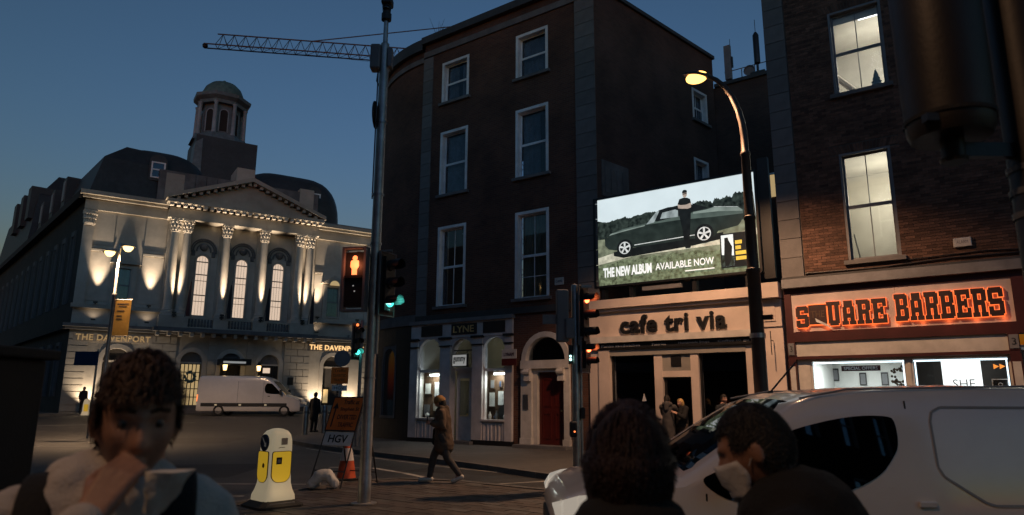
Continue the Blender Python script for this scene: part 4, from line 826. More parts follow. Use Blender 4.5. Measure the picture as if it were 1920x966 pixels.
bal = MB().lathe([(.05, 6.7), (.085, 6.8), (.05, 6.95), (.075, 7.1), (.05, 7.25), (.06, 7.3)], (0, 0, 0), 8).mesh('baluster', 'stone_dark')
for a, b in ((6.4, 8.15), (9.2, 11.0), (12.05, 13.8)):
    B(a, b, -1.3, -1.05, 7.3, 7.45).build('balustrade_rail', 'stone', ht); B(a, b, -1.3, -1.05, 6.6, 6.7).build('balustrade_base', 'stone', ht)
    n = 8
    for k in range(n): share('baluster', bal, ht, (a + (b - a) * (k + .5) / n, -1.18, 0))
# entablature, pediment
for a, b in ((-.95, 4.4), (15.8, 21.2)): l_, r_ = (.2, 0) if a < 0 else (0, .2); MB().box(a, b, -.22, .5, 14.85, 15.25).box(a, b, -.16, .5, 15.25, 15.65).box(a - l_, b + r_ - .04, -.5, .5, 15.65, 15.85).box(a - l_ * 1.8, b + r_ * 2 - .06, -.75, .5, 15.85, 16.15).build('wing_entablature', 'stone', ht)
MB().box(4.4, 15.8, -1.25, .5, 14.8, 15.25).box(4.45, 15.75, -1.18, .5, 15.25, 15.65).box(4.2, 16.0, -1.75, .5, 15.9, 16.15).build('portico_entablature', 'stone', ht)
mod = B(-.13, .13, -.5, 0, 0, .24).mesh('modillion', 'stone_light')
for k in range(25): share('modillion', mod, ht, (4.5 + k * .466, -1.18, 15.655))
MB().prism([(4.6, 16.15), (15.6, 16.15), (10.1, 18.25)], -1.15, .5).build('tympanum', 'stone', ht)
rk = MB()
for s_ in (-1, 1):
    X0, X1 = 10.1 + s_ * 6.0, 10.1; rk.prism([(X0, 16.15), (X0 - s_ * .0, 16.45), (X1, 18.75), (X1, 18.42)], -1.8 + .003 * (s_ > 0), .5)
    for k in range(12):
        t = (k + .6) / 12; x = X0 + (X1 - X0) * t; z = 16.1 + 2.3 * t; rk.box(x - .12, x + .12, -1.6, -1.15, z - .22, z)
rk.build('raking_cornice', 'stone', ht)
# roofs
def cushion(x0, x1, y0, y1, z0, h, ins, m, name, n=10):
    rr = []
    for k in range(n + 1):
        t = math.pi / 2 * k / n; i = ins * (1 - max(0, math.cos(t)) ** .75) if k < n else ins; z = z0 + h * math.sin(t) ** .8; pass
        a, b, c, d = x0 + i, x1 - i, y0 + i * .8, y1 - i; q = 2.2 * (1 - .5 * k / n); rg = []
        for (px, py, a0) in ((b - q, c + q, -90), (b - q, d - q, 0), (a + q, d - q, 90), (a + q, c + q, 180)): rg += [(px + q * math.cos(R(a0 + 22.5 * e)), py + q * math.sin(R(a0 + 22.5 * e)), z) for e in range(5)]
        rr.append(rg)
    return MB().rings(rr).build(name, m, ht, True)
cushion(-.2, 7.6, .9, 12, 16.1, 4.9, 3.2, 'slate', 'left_domed_roof'); cushion(9.6, 18.6, .9, 12, 16.1, 4.8, 3.0, 'slate', 'right_domed_roof')
MB().box(3.6, 16, .5, 12, 16.1, 18.9).build('attic_block', 'stone_dark', ht); MB().box(16, 21.2, .3, 10, 16.1, 16.5).build('right_parapet', 'stone_dark', ht)
B(4.1, 5.4, .45, 1.5, 16.2, 18.7).build('attic_pier', 'stone', ht); B(14.4, 15.6, .45, 1.5, 16.2, 19.2).build('attic_pier', 'stone', ht); B(9.2, 10.6, .45, 3, 18.5, 20.1).build('chimney_block', 'stone', ht)
for k, x in enumerate((5.4, 6.2, 7.0, 7.8, 8.6)): B(x, x + .75, .42, .5, 17.4, 18.85).build('parapet_panel', 'stone_dark', ht)
def dormer(x, z, y=.75, w=.62, h=1.5):
    d = MB().box(x - w, x + w, y, y + 2.4, z, z + h).lathe([(w, -2.3), (w, .0), (.001, .0)], (x, y, z + h), 16, 'y', 0, math.pi).build('dormer', 'slate', ht)
    MB().box(x - w * .8, x - w * .62, y - .06, y, z + .2, z + h).box(x + w * .62, x + w * .8, y - .06, y, z + .2, z + h).box(x - w * .62, x + w * .62, y - .06, y, z + h - .1, z + h).box(x - w * .62, x + w * .62, y - .06, y, z + .2, z + .3).box(x - w * .62, x + w * .62, y - .05, y, z + h * .55, z + h * .62).build('dormer_frame', 'paint_white', d)
    B(x - w * .62, x + w * .62, y - .02, y - .01, z + .3, z + h - .1).build('pane', 'glass_dark', d)
dormer(3.5, 18.0, .8); dormer(15.9, 17.7, 1.2); dormer(.6, 17.6, 1.2, .5, 1.2); B(1.4, 1.9, 1.5, 2.2, 16.5, 19.6).build('roof_rib', 'slate', ht)
# square tower base and octagonal lantern
tb = MB().rings([[(6.95, 9.0, z), (12.35, 9.0, z), (12.35, 14.4, z), (6.95, 14.4, z)] for z in (18, 25.4)]).build('tower_base', 'slate', ht)
lc = (9.25, 11.6)
oc = lambda r, z: [(lc[0] + r * math.cos(R(22.5 + 45 * k)), lc[1] + r * math.sin(R(22.5 + 45 * k)), z) for k in range(8)]
ln = MB().rings([oc(2.75, 25.4), oc(2.5, 26.0), oc(1.75, 26.1), oc(1.75, 29.3)]).build('lantern_drum', 'lead', tb)
MB().rings([oc(2.25, 29.2), oc(2.3, 29.5), oc(2.65, 29.8), oc(2.7, 30.1), oc(2.2, 30.25)]).build('lantern_cornice', 'lead', ln)
MB().lathe([(1.95, 30.2), (1.9, 30.7), (1.65, 31.3), (1.2, 31.75), (.6, 32.0), (.15, 32.05), (.12, 32.3), (.001, 32.3)], (*lc, 0), 24).build('lantern_dome', 'copper_green', ln, True)
for k in range(8):
    a = R(22.5 + 45 * k); MB().lathe([(.24, 26.05), (.2, 26.3), (.17, 29.0), (.25, 29.25)], (lc[0] + 2.2 * math.cos(a), lc[1] + 2.2 * math.sin(a), 0), 12).build('lantern_column', 'lead_pale', ln, True)
    b = R(45 * k); x, y = lc[0] + 1.64 * math.cos(b), lc[1] + 1.64 * math.sin(b)
    o = MB().prism([(-.34, 26.5), (.34, 26.5), (.34, 28.3)] + [(.34 * math.cos(R(t)), 28.3 + .34 * math.sin(R(t))) for t in range(20, 170, 20)] + [(-.34, 28.3)], -.03, .03).build('lantern_window', 'interior_dark', ln, rot=(0, 0, b + math.pi / 2), loc=(x, y, 0))
    MB().archring(0, 28.3, .34, .44, -.06, .03).box(-.44, -.34, -.06, .03, 26.4, 28.3).box(.34, .44, -.06, .03, 26.4, 28.3).build('window_surround', 'lead_pale', o)
MB().rings([[(6.6, 8.7, 18.6), (7.6, 8.7, 18.6), (7.6, 11, 18.6), (6.6, 11, 18.6)], [(6.9, 9.0, 24.6), (7.5, 9.0, 25.1), (7.5, 11, 25.1), (6.9, 11, 24.6)]]).build('tower_chamfer', 'lead', tb)
# long dark side wing
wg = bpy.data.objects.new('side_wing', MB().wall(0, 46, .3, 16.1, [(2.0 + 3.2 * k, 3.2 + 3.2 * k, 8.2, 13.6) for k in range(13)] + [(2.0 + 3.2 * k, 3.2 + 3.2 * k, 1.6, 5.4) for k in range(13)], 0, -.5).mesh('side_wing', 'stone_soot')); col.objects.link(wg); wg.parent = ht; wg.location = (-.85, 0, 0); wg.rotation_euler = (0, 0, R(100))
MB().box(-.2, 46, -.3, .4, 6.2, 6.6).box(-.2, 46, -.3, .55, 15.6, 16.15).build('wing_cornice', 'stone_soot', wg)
wfr = MB().box(.0, .16, -.1, .14, 0, 1).box(1.04, 1.2, -.1, .14, 0, 1).box(.16, 1.04, -.1, .14, .93, 1).mesh('wing_window', 'stone_dark'); wpn = B(.16, 1.04, -.3, -.28, 0, .93).mesh('pane', 'glass_dark')
for k in range(13):
    for z, h in ((8.2, 5.4), (1.6, 3.8)):
        o = share('wing_window', wfr, wg, (2.0 + 3.2 * k, .002, z), None, (1, 1, h)); share('pane', wpn, o, (0, 0, 0))
MB().rings([[(-.2, .0, 16.15), (46, .0, 16.15), (46, -9, 16.15), (-.2, -9, 16.15)], [(.4, -.8, 19.2), (45.5, -.8, 19.2), (45.5, -8, 19.2), (.4, -8, 19.2)], [(1.4, -2.4, 20.6), (44, -2.4, 20.6), (44, -6.5, 20.6), (1.4, -6.5, 20.6)]]).build('wing_mansard', 'slate', wg)
for x in (9.0, 14, 19): MB().box(x - .7, x + .7, -3, .1, 16.6, 19.3).build('wing_dormer', 'slate', wg); B(x - .45, x + .45, .1, .16, 17.3, 19.0).build('dormer_frame', 'paint_grey', wg)
MB().rings([[(24, .3, 16.1), (46, .3, 16.1), (46, -9, 16.1), (24, -9, 16.1)], [(25, -.3, 21.5), (45, -.3, 21.5), (45, -8, 21.5), (25, -8, 21.5)], [(27, -2, 24.2), (43, -2, 24.2), (43, -6, 24.2), (27, -6, 24.2)]]).build('far_pavilion_roof', 'slate', wg)
for x in (26, 30.5, 35): MB().box(x - .9, x + .9, -3, .4, 19.0, 22.3).build('pavilion_dormer', 'slate', wg)
# floodlights
WARM = (1, .79, .56)
upl = MB().box(-.14, .14, -.1, .1, 0, .12).box(-.05, .05, -.05, .05, -.08, 0)
ume = upl.mesh('uplight', 'paint_black')
def up(x, y, z, tx, ty, tz, p, ang, bl=.9):
    share('uplight', ume, ht, (x, y, z - .14)); light('SPOT', 'floodlight', (x, y, z), p, WARM, ht, .05, (tx, ty, tz), ang, bl)
for x in (.45, 3.8, 16.25, 19.7): up(x, -.55, 8.2, x, -.08, 13.2, 800, 36, 1)
for x in (.45, 3.8, 16.3, 19.8): up(x, -.42, 6.98, x, -.05, 7.7, 3, 120)
for x in (5.42, 14.78): up(x, -1.42, 7.75, x, -1.0, 12.8, 1800, 26, 1)
for x in (8.68, 11.52): up(x, -1.55, 7.75, x, -1.12, 13.0, 1400, 25, 1)
for x in (5.42, 8.68, 11.52, 14.78): up(x, -1.5, 7.55, x, -1.3, 15.7, 420, 6)
for x in (0.6, 3.7, 16.6, 19.5): up(x, -.75, .75, x, -.1, 3.0, 210, 95)
# entrance lanterns
for x, L in ((9.3, 'left lit lantern by the hotel entrance'), (11.75, 'right lit lantern on a post by the hotel entrance')):
    t = thing('entrance_lantern', L, 'lantern', HW(x, -1.2, .5), HA, 'lanterns at the hotel entrance'); MB().tube((0, 0, 0), (0, 0, 3.1), .05).build('post', 'paint_black', t); MB().lathe([(.11, 3.1), (.17, 3.5)], (0, 0, 0), 8).build('glass', 'em_lamp_white', t); MB().lathe([(.22, 3.5), (.12, 3.65), (.02, 3.85)], (0, 0, 0), 8).build('cap', 'paint_black', t)
    light('POINT', 'lantern_lamp', (0, -.3, 3.3), 2.5, (1, .75, .45), t, .12)
B(13.95 + .35, 14.75, -.1, -.06, 2.6, 3.2).build('wall_plaque', 'paint_black', ht)
for k, (x, L) in enumerate(((6.15, 'dark flag with red edge furled on the leftmost hotel pole'), (8.95, 'second furled dark flag from the left over the hotel balcony'), (11.75, 'third furled dark flag from the left over the hotel balcony'), (15.2, 'rightmost furled dark flag over the hotel balcony'))):
    t = thing('flag', L, 'flag', HW(x, -1.3, 7.2), HA, 'flags on the hotel balcony'); MB().tube((0, 0, 0), (.1, -1.2, 3.0), .035).build('pole', 'paint_grey', t)
    rr = []
    for j in range(7):
        z = 2.7 - j * .42; r = .05 + .16 * math.sin(min(1, (j + 1) / 5) * 1.6); rr.append([(.08 + r * .5 * math.cos(a * .785 + j * .2) * (1 + .3 * math.sin(a * 2.4)), -1.1 + .03 * j + r * math.sin(a * .785) * .5, z) for a in range(8)])
    MB().rings(rr).build('cloth', 'paint_maroon' if k == 0 else 'cloth_navy', t, True)
# steps / ramp
MB().box(6.0, 14, -1.9, -.05, .4, .8).box(6.2, 13.8, -1.4, -.05, .8, 1.02).build('entrance_steps', 'stone_dark', ht)
# ------------------------------------------------------------------ twin lamp post with banner in front of the hotel
t = thing('twin_lamp_post', 'tall grey street lamp with two glowing globes in front of the hotel', 'street lamp', (-19.97, 34, gz(34)))
z0 = gz(34)
MB().lathe([(.17, 0), (.17, .9), (.1, 1.1), (.085, 6.6), (.11, 6.65), (.11, 6.75), (.07, 6.8), (.06, 9.3), (.001, 9.4)], (0, 0, 0), 12).build('pole', 'galvanised', t, True)
for sx, dz in ((-1, 8.85), (1, 9.1)):
    MB().path([(0, 0, dz + .12), (sx * .2, -.05, dz + .2), (sx * .42, -.08, dz + .14)], .035).build('arm', 'galvanised', t)
    g_ = MB().lathe([(.001, -.22), (.12, -.19), (.22, -.06), (.25, .04)], (sx * .45, -.08, dz), 16).build('globe', 'em_lamp_white', t, True); MB().lathe([(.36, .03), (.27, .08), (.1, .16), (.001, .18)], (sx * .45, -.08, dz), 16).build('lamp_cap', 'galvanised', t, True)
    light('SPOT', 'street_lamp_light', (sx * .45, -.2, dz - .3), 420, (1, .62, .34), t, .2, (sx * .45, .6, 0), 140, .5)
t = thing('yellow_banner', 'tall yellow banner hanging from the twin lamp post', 'banner', (-19.97, 34, gz(34))); MB().box(.12, .92, -.02, 0, 4.65, 6.42).build('cloth', 'banner', t); MB().tube((0, 0, 6.44), (.95, 0, 6.44), .025).tube((0, 0, 4.62), (.95, 0, 4.62), .025).build('bracket', 'galvanised', t)
for k, (w0, w1, z) in enumerate(((.22, .78, 6.2), (.3, .7, 6.08), (.24, .6, 5.85), (.24, .5, 5.6), (.24, .52, 5.45))): B(w0, w1, -.024, -.02, z, z + .06).build('print_line', 'brown', t)
t = thing('road_sign', 'blank blue road sign on a post beside the twin lamp', 'sign', (-18.05, 30, gz(30))); MB().tube((0, .05, 0), (0, .05, 3.75), .045).build('post', 'galvanised', t); B(-.95, .08, -.02, .0, 3.05, 3.65).build('panel', 'blue_sign', t)
# ------------------------------------------------------------------ signals and poles
def lens(parent, c, r, m, d=(0, -1, 0)):
    d = Vector(d); c = Vector(c); MB().tube(c, c + d * .03, r, r * .9, 16).build('lens', m, parent)
def visor(parent, c, r, ln, ang, m='signal_black'):
    # open half tube hood pointing along -y, turned by ang about z
    v = MB(); n = 12
    pts = [(r * math.cos(R(-25 + 230 * k / n)), r * math.sin(R(-25 + 230 * k / n))) for k in range(n + 1)]
    for (a, b), (p, q) in zip(pts[:-1], pts[1:]): v.poly([(a, 0, b), (p, 0, q), (p, -ln * (1 if q > -.02 else .7), q), (a, -ln * (1 if b > -.02 else .7), b)])
    o = v.build('visor', m, parent, rot=(0, 0, ang), loc=c); return o
def head3(parent, x, y, z, ang, lit, w=.26, h=.9, emr='em_red', arrow=False, n=3, gm='em_green'):
    # signal head: housing, pale-edged backing plate, lenses, visors; faces -y turned by ang
    o = bpy.data.objects.new('signal_head', B(-w / 2, w / 2, 0, .16, 0, h).mesh('signal_head', 'signal_black')); col.objects.link(o); o.parent = parent; o.location = (x, y, z); o.rotation_euler = (0, 0, ang)
    B(-w / 2 - .07, w / 2 + .07, .06, .075, -.07, h + .07).build('backing_plate', 'signal_black', o)
    MB().box(-w / 2 - .085, -w / 2 - .07, .05, .085, -.085, h + .085).box(w / 2 + .07, w / 2 + .085, .05, .085, -.085, h + .085).box(-w / 2 - .07, w / 2 + .07, .05, .085, h + .07, h + .085).box(-w / 2 - .07, w / 2 + .07, .05, .085, -.085, -.07).build('plate_edge', 'signal_grey', o)
    for k in range(n):
        zz = h - h * (k + .5) / n; L = k == lit
        lens(o, (0, -.001, zz), w * .38, (emr if k == 0 else gm) if L else 'signal_black', (0, -1, 0)); visor(o, (0, 0, zz), w * .43, w * .95, 0)
        if L: light('POINT', 'signal_lamp', (0, -.1, zz), .5, (1, .2, .06) if k == 0 else (.1, .9, .75), o, .03)
    return o
P1 = (-2.27, 11.1)
t = thing('signal_pole', 'tall galvanised pole with pedestrian and traffic signals and a camera on top', 'signal pole', (*P1, 0))
MB().lathe([(.10, 0), (.10, .4), (.092, .42), (.085, 2.5), (.08, 7.1), (.075, 7.75), (.03, 7.8)], (0, 0, 0), 18).build('pole', 'galvanised', t, True); MB().lathe([(.045, 7.75), (.04, 8.25)], (0, 0, 0), 12).build('spigot', 'galvanised', t, True)
MB().lathe([(.2, 0), (.2, .02), (.11, .03)], (0, 0, 0), 18).build('base_flange', 'galvanised', t)
for z in (1.9, 4.1, 4.95, 6.25): MB().lathe([(.098, z), (.098, z + .035)], (0, 0, 0), 18).build('band', 'steel', t)
cc = MB().lathe([(.06, 8.2), (.09, 8.22), (.09, 8.34), (.07, 8.36), (.085, 8.5), (.075, 8.62), (.001, 8.62)], (0, 0, 0), 14).build('dome_camera', 'signal_black', t, True); MB().ball((.0, -.02, 8.44), .075).build('camera_lens', 'glass_car', cc, True); B(-.09, .1, -.12, .12, 8.5, 8.66).build('camera_hood', 'signal_black', cc, bevel=.03)
B(-.24, -.06, -.1, .12, 7.25, 7.72).build('junction_box', 'signal_grey', t, bevel=.03); B(.07, .14, -.08, .08, 7.3, 7.65).build('junction_plate', 'signal_grey', t); MB().path([(-.1, 0, 7.25), (-.12, 0, 7.05), (-.07, 0, 6.95)], .012).build('cable', 'paint_black', t)
MB().tube((-.11, .02, 6.42), (-.13, .02, 6.42), .24, .24, 20).build('round_plate', 'signal_black', t); MB().tube((-.1, 0, 4.9), (-.1, .0, 7.2), .012).build('conduit', 'signal_grey', t); MB().tube((.09, -.02, 2.3), (.09, -.02, 3.0), .03).build('cable_duct', 'galvanised', t)
ph = bpy.data.objects.new('pedestrian_head', B(-.16, .16, 0, .16, 0, .9).mesh('pedestrian_head', 'signal_black')); col.objects.link(ph); ph.parent = t; ph.location = (-.30, -.12, 3.05); ph.rotation_euler = (0, 0, R(-12))
MB().box(-.21, -.17, -.06, .1, -.05, .95).box(.17, .21, -.06, .1, -.05, .95).box(-.21, .21, -.06, .1, .951, .98).box(-.21, .21, -.06, .1, -.08, -.051).build('hood', 'signal_grey', ph); B(-.15, .15, -.06, -.002, .46, .5).build('divider', 'signal_black', ph)
MB().lathe([(.001, -.004), (.042, -.004), (.042, 0), (.001, 0)], (0, -.012, .80), 14, 'y').prism([(-.05, .62), (.05, .62), (.075, .66), (.07, .75), (.04, .765), (-.04, .765), (-.07, .75), (-.075, .66)], -.014, -.008).prism([(-.045, .52), (.045, .52), (.045, .63), (-.045, .63)], -.018, -.0145).build('red_man', 'em_redman', ph)
for dx in (-.04, .05): MB().ball((dx * .3, -.01, .3 - dx), .012).build('lamp_dot', 'em_gummy', ph)
light('POINT', 'red_man_lamp', (0, -.12, .7), .8, (1, .25, .1), ph, .06)
vh = head3(t, .26, .02, 3.0, R(62), 2, w=.24)
MB().lathe([(.045, 0), (.02, .05)], (0, 0, 0), 12).build('arrow_lens', 'em_greenw', vh, loc=(-.05, -.02, .1)); MB().ball((.03, -.03, .17), .03).build('arrow_tip', 'em_greenw', vh)
for a_, b_ in (((0, 0, 3.15), (-.3, .0, 3.1)), ((0, 0, 3.9), (-.3, .0, 3.97)), ((0, 0, 3.05), (.28, 0, 3.0)), ((0, 0, 3.98), (.28, 0, 4.0))): MB().tube(a_, b_, .025).build('bracket', 'signal_grey', t)
P2 = (1.21, 13.0)
t = thing('short_signal_pole', 'short galvanised pole with red traffic signals and a push button box', 'signal pole', (*P2, 0))
MB().lathe([(.085, 0), (.075, .5), (.07, 3.72), (.06, 3.76), (.001, 3.78)], (0, 0, 0), 18).build('pole', 'galvanised', t, True); MB().tube((.1, .03, 0), (.1, .03, 2.4), .03).build('conduit', 'galvanised', t)
B(-.36, -.12, -.08, .1, 2.66, 3.66).build('back_of_signal', 'signal_grey', t, bevel=.03); B(-.19, -.03, -.14, -.02, 2.72, 3.1).build('control_box', 'signal_grey', t, bevel=.02); B(-.62, -.36, -.02, .0, 3.0, 3.18).build('street_plate', 'paint_grey', t)
head3(t, .22, .0, 2.68, R(58), 0, w=.24, h=.98); p2 = head3(t, .24, -.02, 2.17, R(58), 0, w=.2, h=.5, n=2)
MB().box(.12, .32, -.05, .05, 3.70, 3.75).box(.1, .2, -.03, .03, 2.6, 2.64).build('arms', 'galvanised', t)
B(-.13, -.07, -.06, .04, 2.25, 2.6).build('small_head', 'signal_black', t); MB().ball((-.1, -.065, 2.33), .026).ball((-.1, -.065, 2.39), .022).build('green_dot', 'em_greenw', t)
pb = B(-.14, .0, -.17, -.07, .92, 1.2).build('push_button_box', 'signal_black', t, bevel=.03); MB().ball((-.05, -.17, 1.02), .018).build('button_light', 'em_small_red', pb); B(.08, .16, -.06, .06, 1.25, 1.45).build('sounder', 'signal_black', t)
t = thing('far_signal', 'distant traffic signal showing green left of the tall pole', 'traffic signal', (-5.25, 24, -.12)); MB().tube((0, 0, 0), (0, 0, 4.4), .06).build('pole', 'paint_grey', t); head3(t, -.1, -.1, 3.1, R(38), 2, w=.26, h=1.1); MB().ball((-.12, -.2, 4.22), .05).build('red_glint', 'em_small_red', t)
# ------------------------------------------------------------------ sodium street lamp
t = thing('street_lamp', 'tall brown street lamp with a curved arm and glowing orange head', 'street lamp', SW(6.78, -4.8), SA)
MB().lathe([(.16, 0), (.16, 1.6), (.145, 1.7), (.14, 4.3), (.155, 4.32), (.155, 4.4), (.125, 4.42), (.115, 5.5), (.13, 5.52), (.13, 5.58), (.105, 5.6), (.095, 7.0), (.11, 7.02), (.11, 7.08), (.085, 7.12), (.08, 7.5)], (0, 0, 0), 18).build('post', 'lamp_post', t, True)
ap = [(0, 0, 7.5), (-.03, 0, 7.8), (-.1, 0, 8.15), (-.22, 0, 8.5), (-.38, -.02, 8.8), (-.55, -.04, 9.0), (-.72, -.06, 9.12)]
arm = MB()
for a, b, r in zip(ap[:-1], ap[1:], (.08, .075, .07, .065, .06, .055)): arm.tube(a, b, r, r - .004, 12)
arm.build('arm', 'lamp_post', t, True)
MB().rings([[(-.7, y, z) for y, z in ((-.1, 9.1), (.0, 9.08), (.1, 9.1), (.1, 9.16), (0, 9.22), (-.1, 9.16))], [(-.95, y, z) for y, z in ((-.19, 9.2), (.0, 9.19), (.14, 9.2), (.14, 9.28), (0, 9.38), (-.19, 9.28))], [(-1.25, y, z) for y, z in ((-.17, 9.3), (.0, 9.3), (.12, 9.3), (.12, 9.36), (0, 9.44), (-.17, 9.36))], [(-1.36, y, z) for y, z in ((-.06, 9.35), (.0, 9.35), (.05, 9.35), (.05, 9.38), (0, 9.4), (-.06, 9.38))]]).build('lamp_head', 'lamp_post', t, True)
bowl = MB()
bowl.ball((-1.02, -.02, 9.2), .2, 16, 10, (1.35, .85, .72)); bowl.build('glowing_bowl', 'em_sodium', t, True)
light('SPOT', 'sodium_lamp', (-1.02, -.05, 9.0), 800, (1, .56, .30), t, .14, (-1.0, 1.2, 0), 128, .5)
MB().lathe([(.165, 2.9), (.165, 3.0)], (0, 0, 0), 18).build('clamp_band', 'galvanised', t); MB().box(.1, .34, -.05, .05, 3.28, 3.38).build('side_bracket', 'paint_black', t)
# ------------------------------------------------------------------ lit keep-left bollard
t = thing('keep_left_bollard', 'glowing white and yellow traffic bollard with a blue keep left arrow', 'bollard', (-3.6, 10.85, 0), 46)
def rsq(a, z, n=40, p=7.0, b=None):
    b = b or a; out = []
    for k in range(n):
        q = 2 * math.pi * k / n; c, s = math.cos(q), math.sin(q); r = (abs(c) ** p + abs(s) ** p) ** (-1 / p); out.append((a * r * c, b * r * s, z))
    return out
MB().rings([rsq(a * 1.0, z) for a, z in ((.26, .1), (.255, .17), (.225, .24), (.2, .34), (.19, .5), (.188, .85), (.183, .97), (.165, 1.05), (.13, 1.1), (.07, 1.13), (.02, 1.14))]).build('body', 'em_bollard', t, True)
MB().rings([rsq(.36, -.002, 28, 8), rsq(.36, .03, 28, 8), rsq(.27, .09, 28, 8), rsq(.24, .12, 28, 8)]).build('base', 'rubber', t)
def rrect(w, z0, z1, rt, rb, n=6):
    pts = []
    for (cx, cz, r, a0) in ((w - rt, z1 - rt, rt, 0), (-w + rt, z1 - rt, rt, 90), (-w + rb, z0 + rb, rb, 180), (w - rb, z0 + rb, rb, 270)):
        for k in range(n + 1): a = R(a0 + 90 * k / n); pts.append((cx + r * math.cos(a), cz + r * math.sin(a)))
    return pts
for rot in (0, -90):
    pn = MB().prism(rrect(.148, .36, .8, .03, .115), -.204, -.188).build('yellow_panel', 'em_bollard_y', t, rot=(0, 0, R(rot)))
    MB().prism(rrect(.157, .352, .808, .034, .12), -.2005, -.187).build('panel_edge', 'brown', pn)
B(-.09, -.0, -.2055, -.2042, .62, .72).build('sticker', 'paint_black', t); B(-.07, -.02, -.2066, -.2057, .64, .69).build('sticker_mark', 'paint_grey', t); B(-.02, .08, -.191, -.186, .9, 1.0).build('old_label', 'stone', t); MB().path([(-.06, -.189, .855), (-.02, -.189, .865), (.04, -.189, .86)], .004).build('scuff', 'brown', t)
dsc = MB().tube((-.181, 0, .93), (-.2, 0, .93), .125, .125, 24).build('blue_disc', 'blue_sign', t); MB().poly([(-.203, -.055 + a, .93 + b) for a, b in ((.115, .085), (.125, .07), (.035, -.025), (.06, -.05), (-.015, -.06), (-.005, .015), (.015, -.005))]).build('arrow', 'em_arrow', dsc)
o = MB().tube((-.192, -.03, .6), (-.206, -.03, .6), .035, .035, 14).build('round_sticker', 'brown', t)
light('POINT', 'bollard_lamp', (.0, -.45, .3), .15, (1, .8, .5), t, .1)
MB().box(-.2, .2, -.31, -.3, .055, .075).build('base_plate_mark', 'paint_grey', t)
# ------------------------------------------------------------------ diversion board on a frame
t = thing('diversion_sign', 'orange DIVERTED TRAFFIC board with an HGV plate on a black frame', 'sign', (-3.35, 13.15, 0), -28)
def tilt(mb, name, m, par, z=0): return mb.build(name, m, par, rot=(R(-20), 0, 0), loc=(0, -.12, 0))
bo = tilt(B(-.36, .36, -.02, 0, 1.06, 1.70), 'board', 'orange_board', t); MB().box(-.37, .37, -.026, .01, 1.70, 1.72).box(-.37, .37, -.026, .01, 1.04, 1.06).box(-.38, -.36, -.026, .01, 1.04, 1.72).box(.36, .38, -.026, .01, 1.04, 1.72).build('edge', 'paint_black', bo)
for s_, a, b, z in (('Traffic at', -.1, .28, 1.57), ('Stephen St', -.14, .32, 1.42), ('DIVERTED', -.16, .31, 1.27), ('TRAFFIC', -.1, .27, 1.12)): text(s_, a, b, z, z + .09, -.021, 'letter_brown', bo, off=.012, ext=.002)
MB().box(-.275, -.245, -.024, -.021, 1.12, 1.5).prism([(-.33, 1.48), (-.19, 1.48), (-.26, 1.6)], -.026, -.0245).build('arrow', 'letter_brown', bo)
hg = tilt(B(-.34, .34, -.02, 0, .77, 1.02), 'hgv_plate', 'white_board', t); text('HGV', -.22, .24, .82, .97, -.021, 'paint_black', hg, off=.02, ext=.002)
for sx in (-.38, .38):
    MB().tube((sx, -.12, 0), (sx * .93, .48, 1.66), .014).build('front_leg', 'paint_black', t); MB().tube((sx * .95, .95, 0), (sx * .93, .5, 1.6), .014).build('rear_leg', 'paint_black', t)
MB().tube((-.38, -.02, .28), (.38, -.02, .28), .01).tube((-.36, .9, .2), (.36, .9, .2), .01).build('cross_bar', 'paint_black', t)
sbo = None
t = thing('traffic_cone', 'orange and white traffic cone behind the diversion board', 'cone', (-3.28, 14.2, 0), 20)
B(-.22, .22, -.22, .22, .004, .05).build('base', 'rubber', t, bevel=.015); MB().lathe([(.19, .05), (.135, .38)], (0, 0, 0), 20).build('lower_body', 'cone_orange', t, True); MB().lathe([(.088, .62), (.045, .78), (.001, .78)], (0, 0, 0), 20).build('tip', 'cone_orange', t, True); MB().lathe([(.136, .38), (.089, .62)], (0, 0, 0), 20).build('reflective_sleeve', 'white_board', t, True)
# ------------------------------------------------------------------ small street furniture further off
for k, (x, y, L) in enumerate(((-9.55, 32.6, 'left silver bollard on the pavement corner'), (-8.9, 33.4, 'right silver bollard behind the diversion board'))):
    t = thing('steel_bollard', L, 'bollard', (x, y, gz(y) + .1), 0, 'steel bollards on the corner'); MB().lathe([(.12, -.2), (.12, 1.15), (.1, 1.22), (.001, 1.25)], (0, 0, 0), 16).build('post', 'steel', t, True); MB().lathe([(.123, .9), (.123, 1.0)], (0, 0, 0), 16).build('band', 'paint_grey', t)
t = thing('far_diversion_sign', 'small distant orange sign with HGV plate under a round plate', 'sign', (-6.92, 28, -.12)); MB().tube((0, .04, 0), (0, .04, 3.5), .05).build('post', 'galvanised', t)
f = B(-.36, .33, -.02, 0, 2.28, 2.94).build('board', 'orange_board', t); text('Traffic', -.25, .22, 2.75, 2.86, -.021, 'letter_brown', f, ext=.002); text('DIVERTED', -.28, .25, 2.55, 2.66, -.021, 'letter_brown', f, ext=.002); text('TRAFFIC', -.26, .22, 2.38, 2.48, -.021, 'letter_brown', f, ext=.002)
h_ = B(-.3, .3, -.02, 0, 2.0, 2.22).build('plate', 'white_board', t); text('HGV', -.22, .2, 2.05, 2.18, -.021, 'paint_black', h_, ext=.002); MB().tube((.05, 0, 3.3), (.05, -.02, 3.3), .33, .33, 24).build('round_plate', 'signal_grey', t)
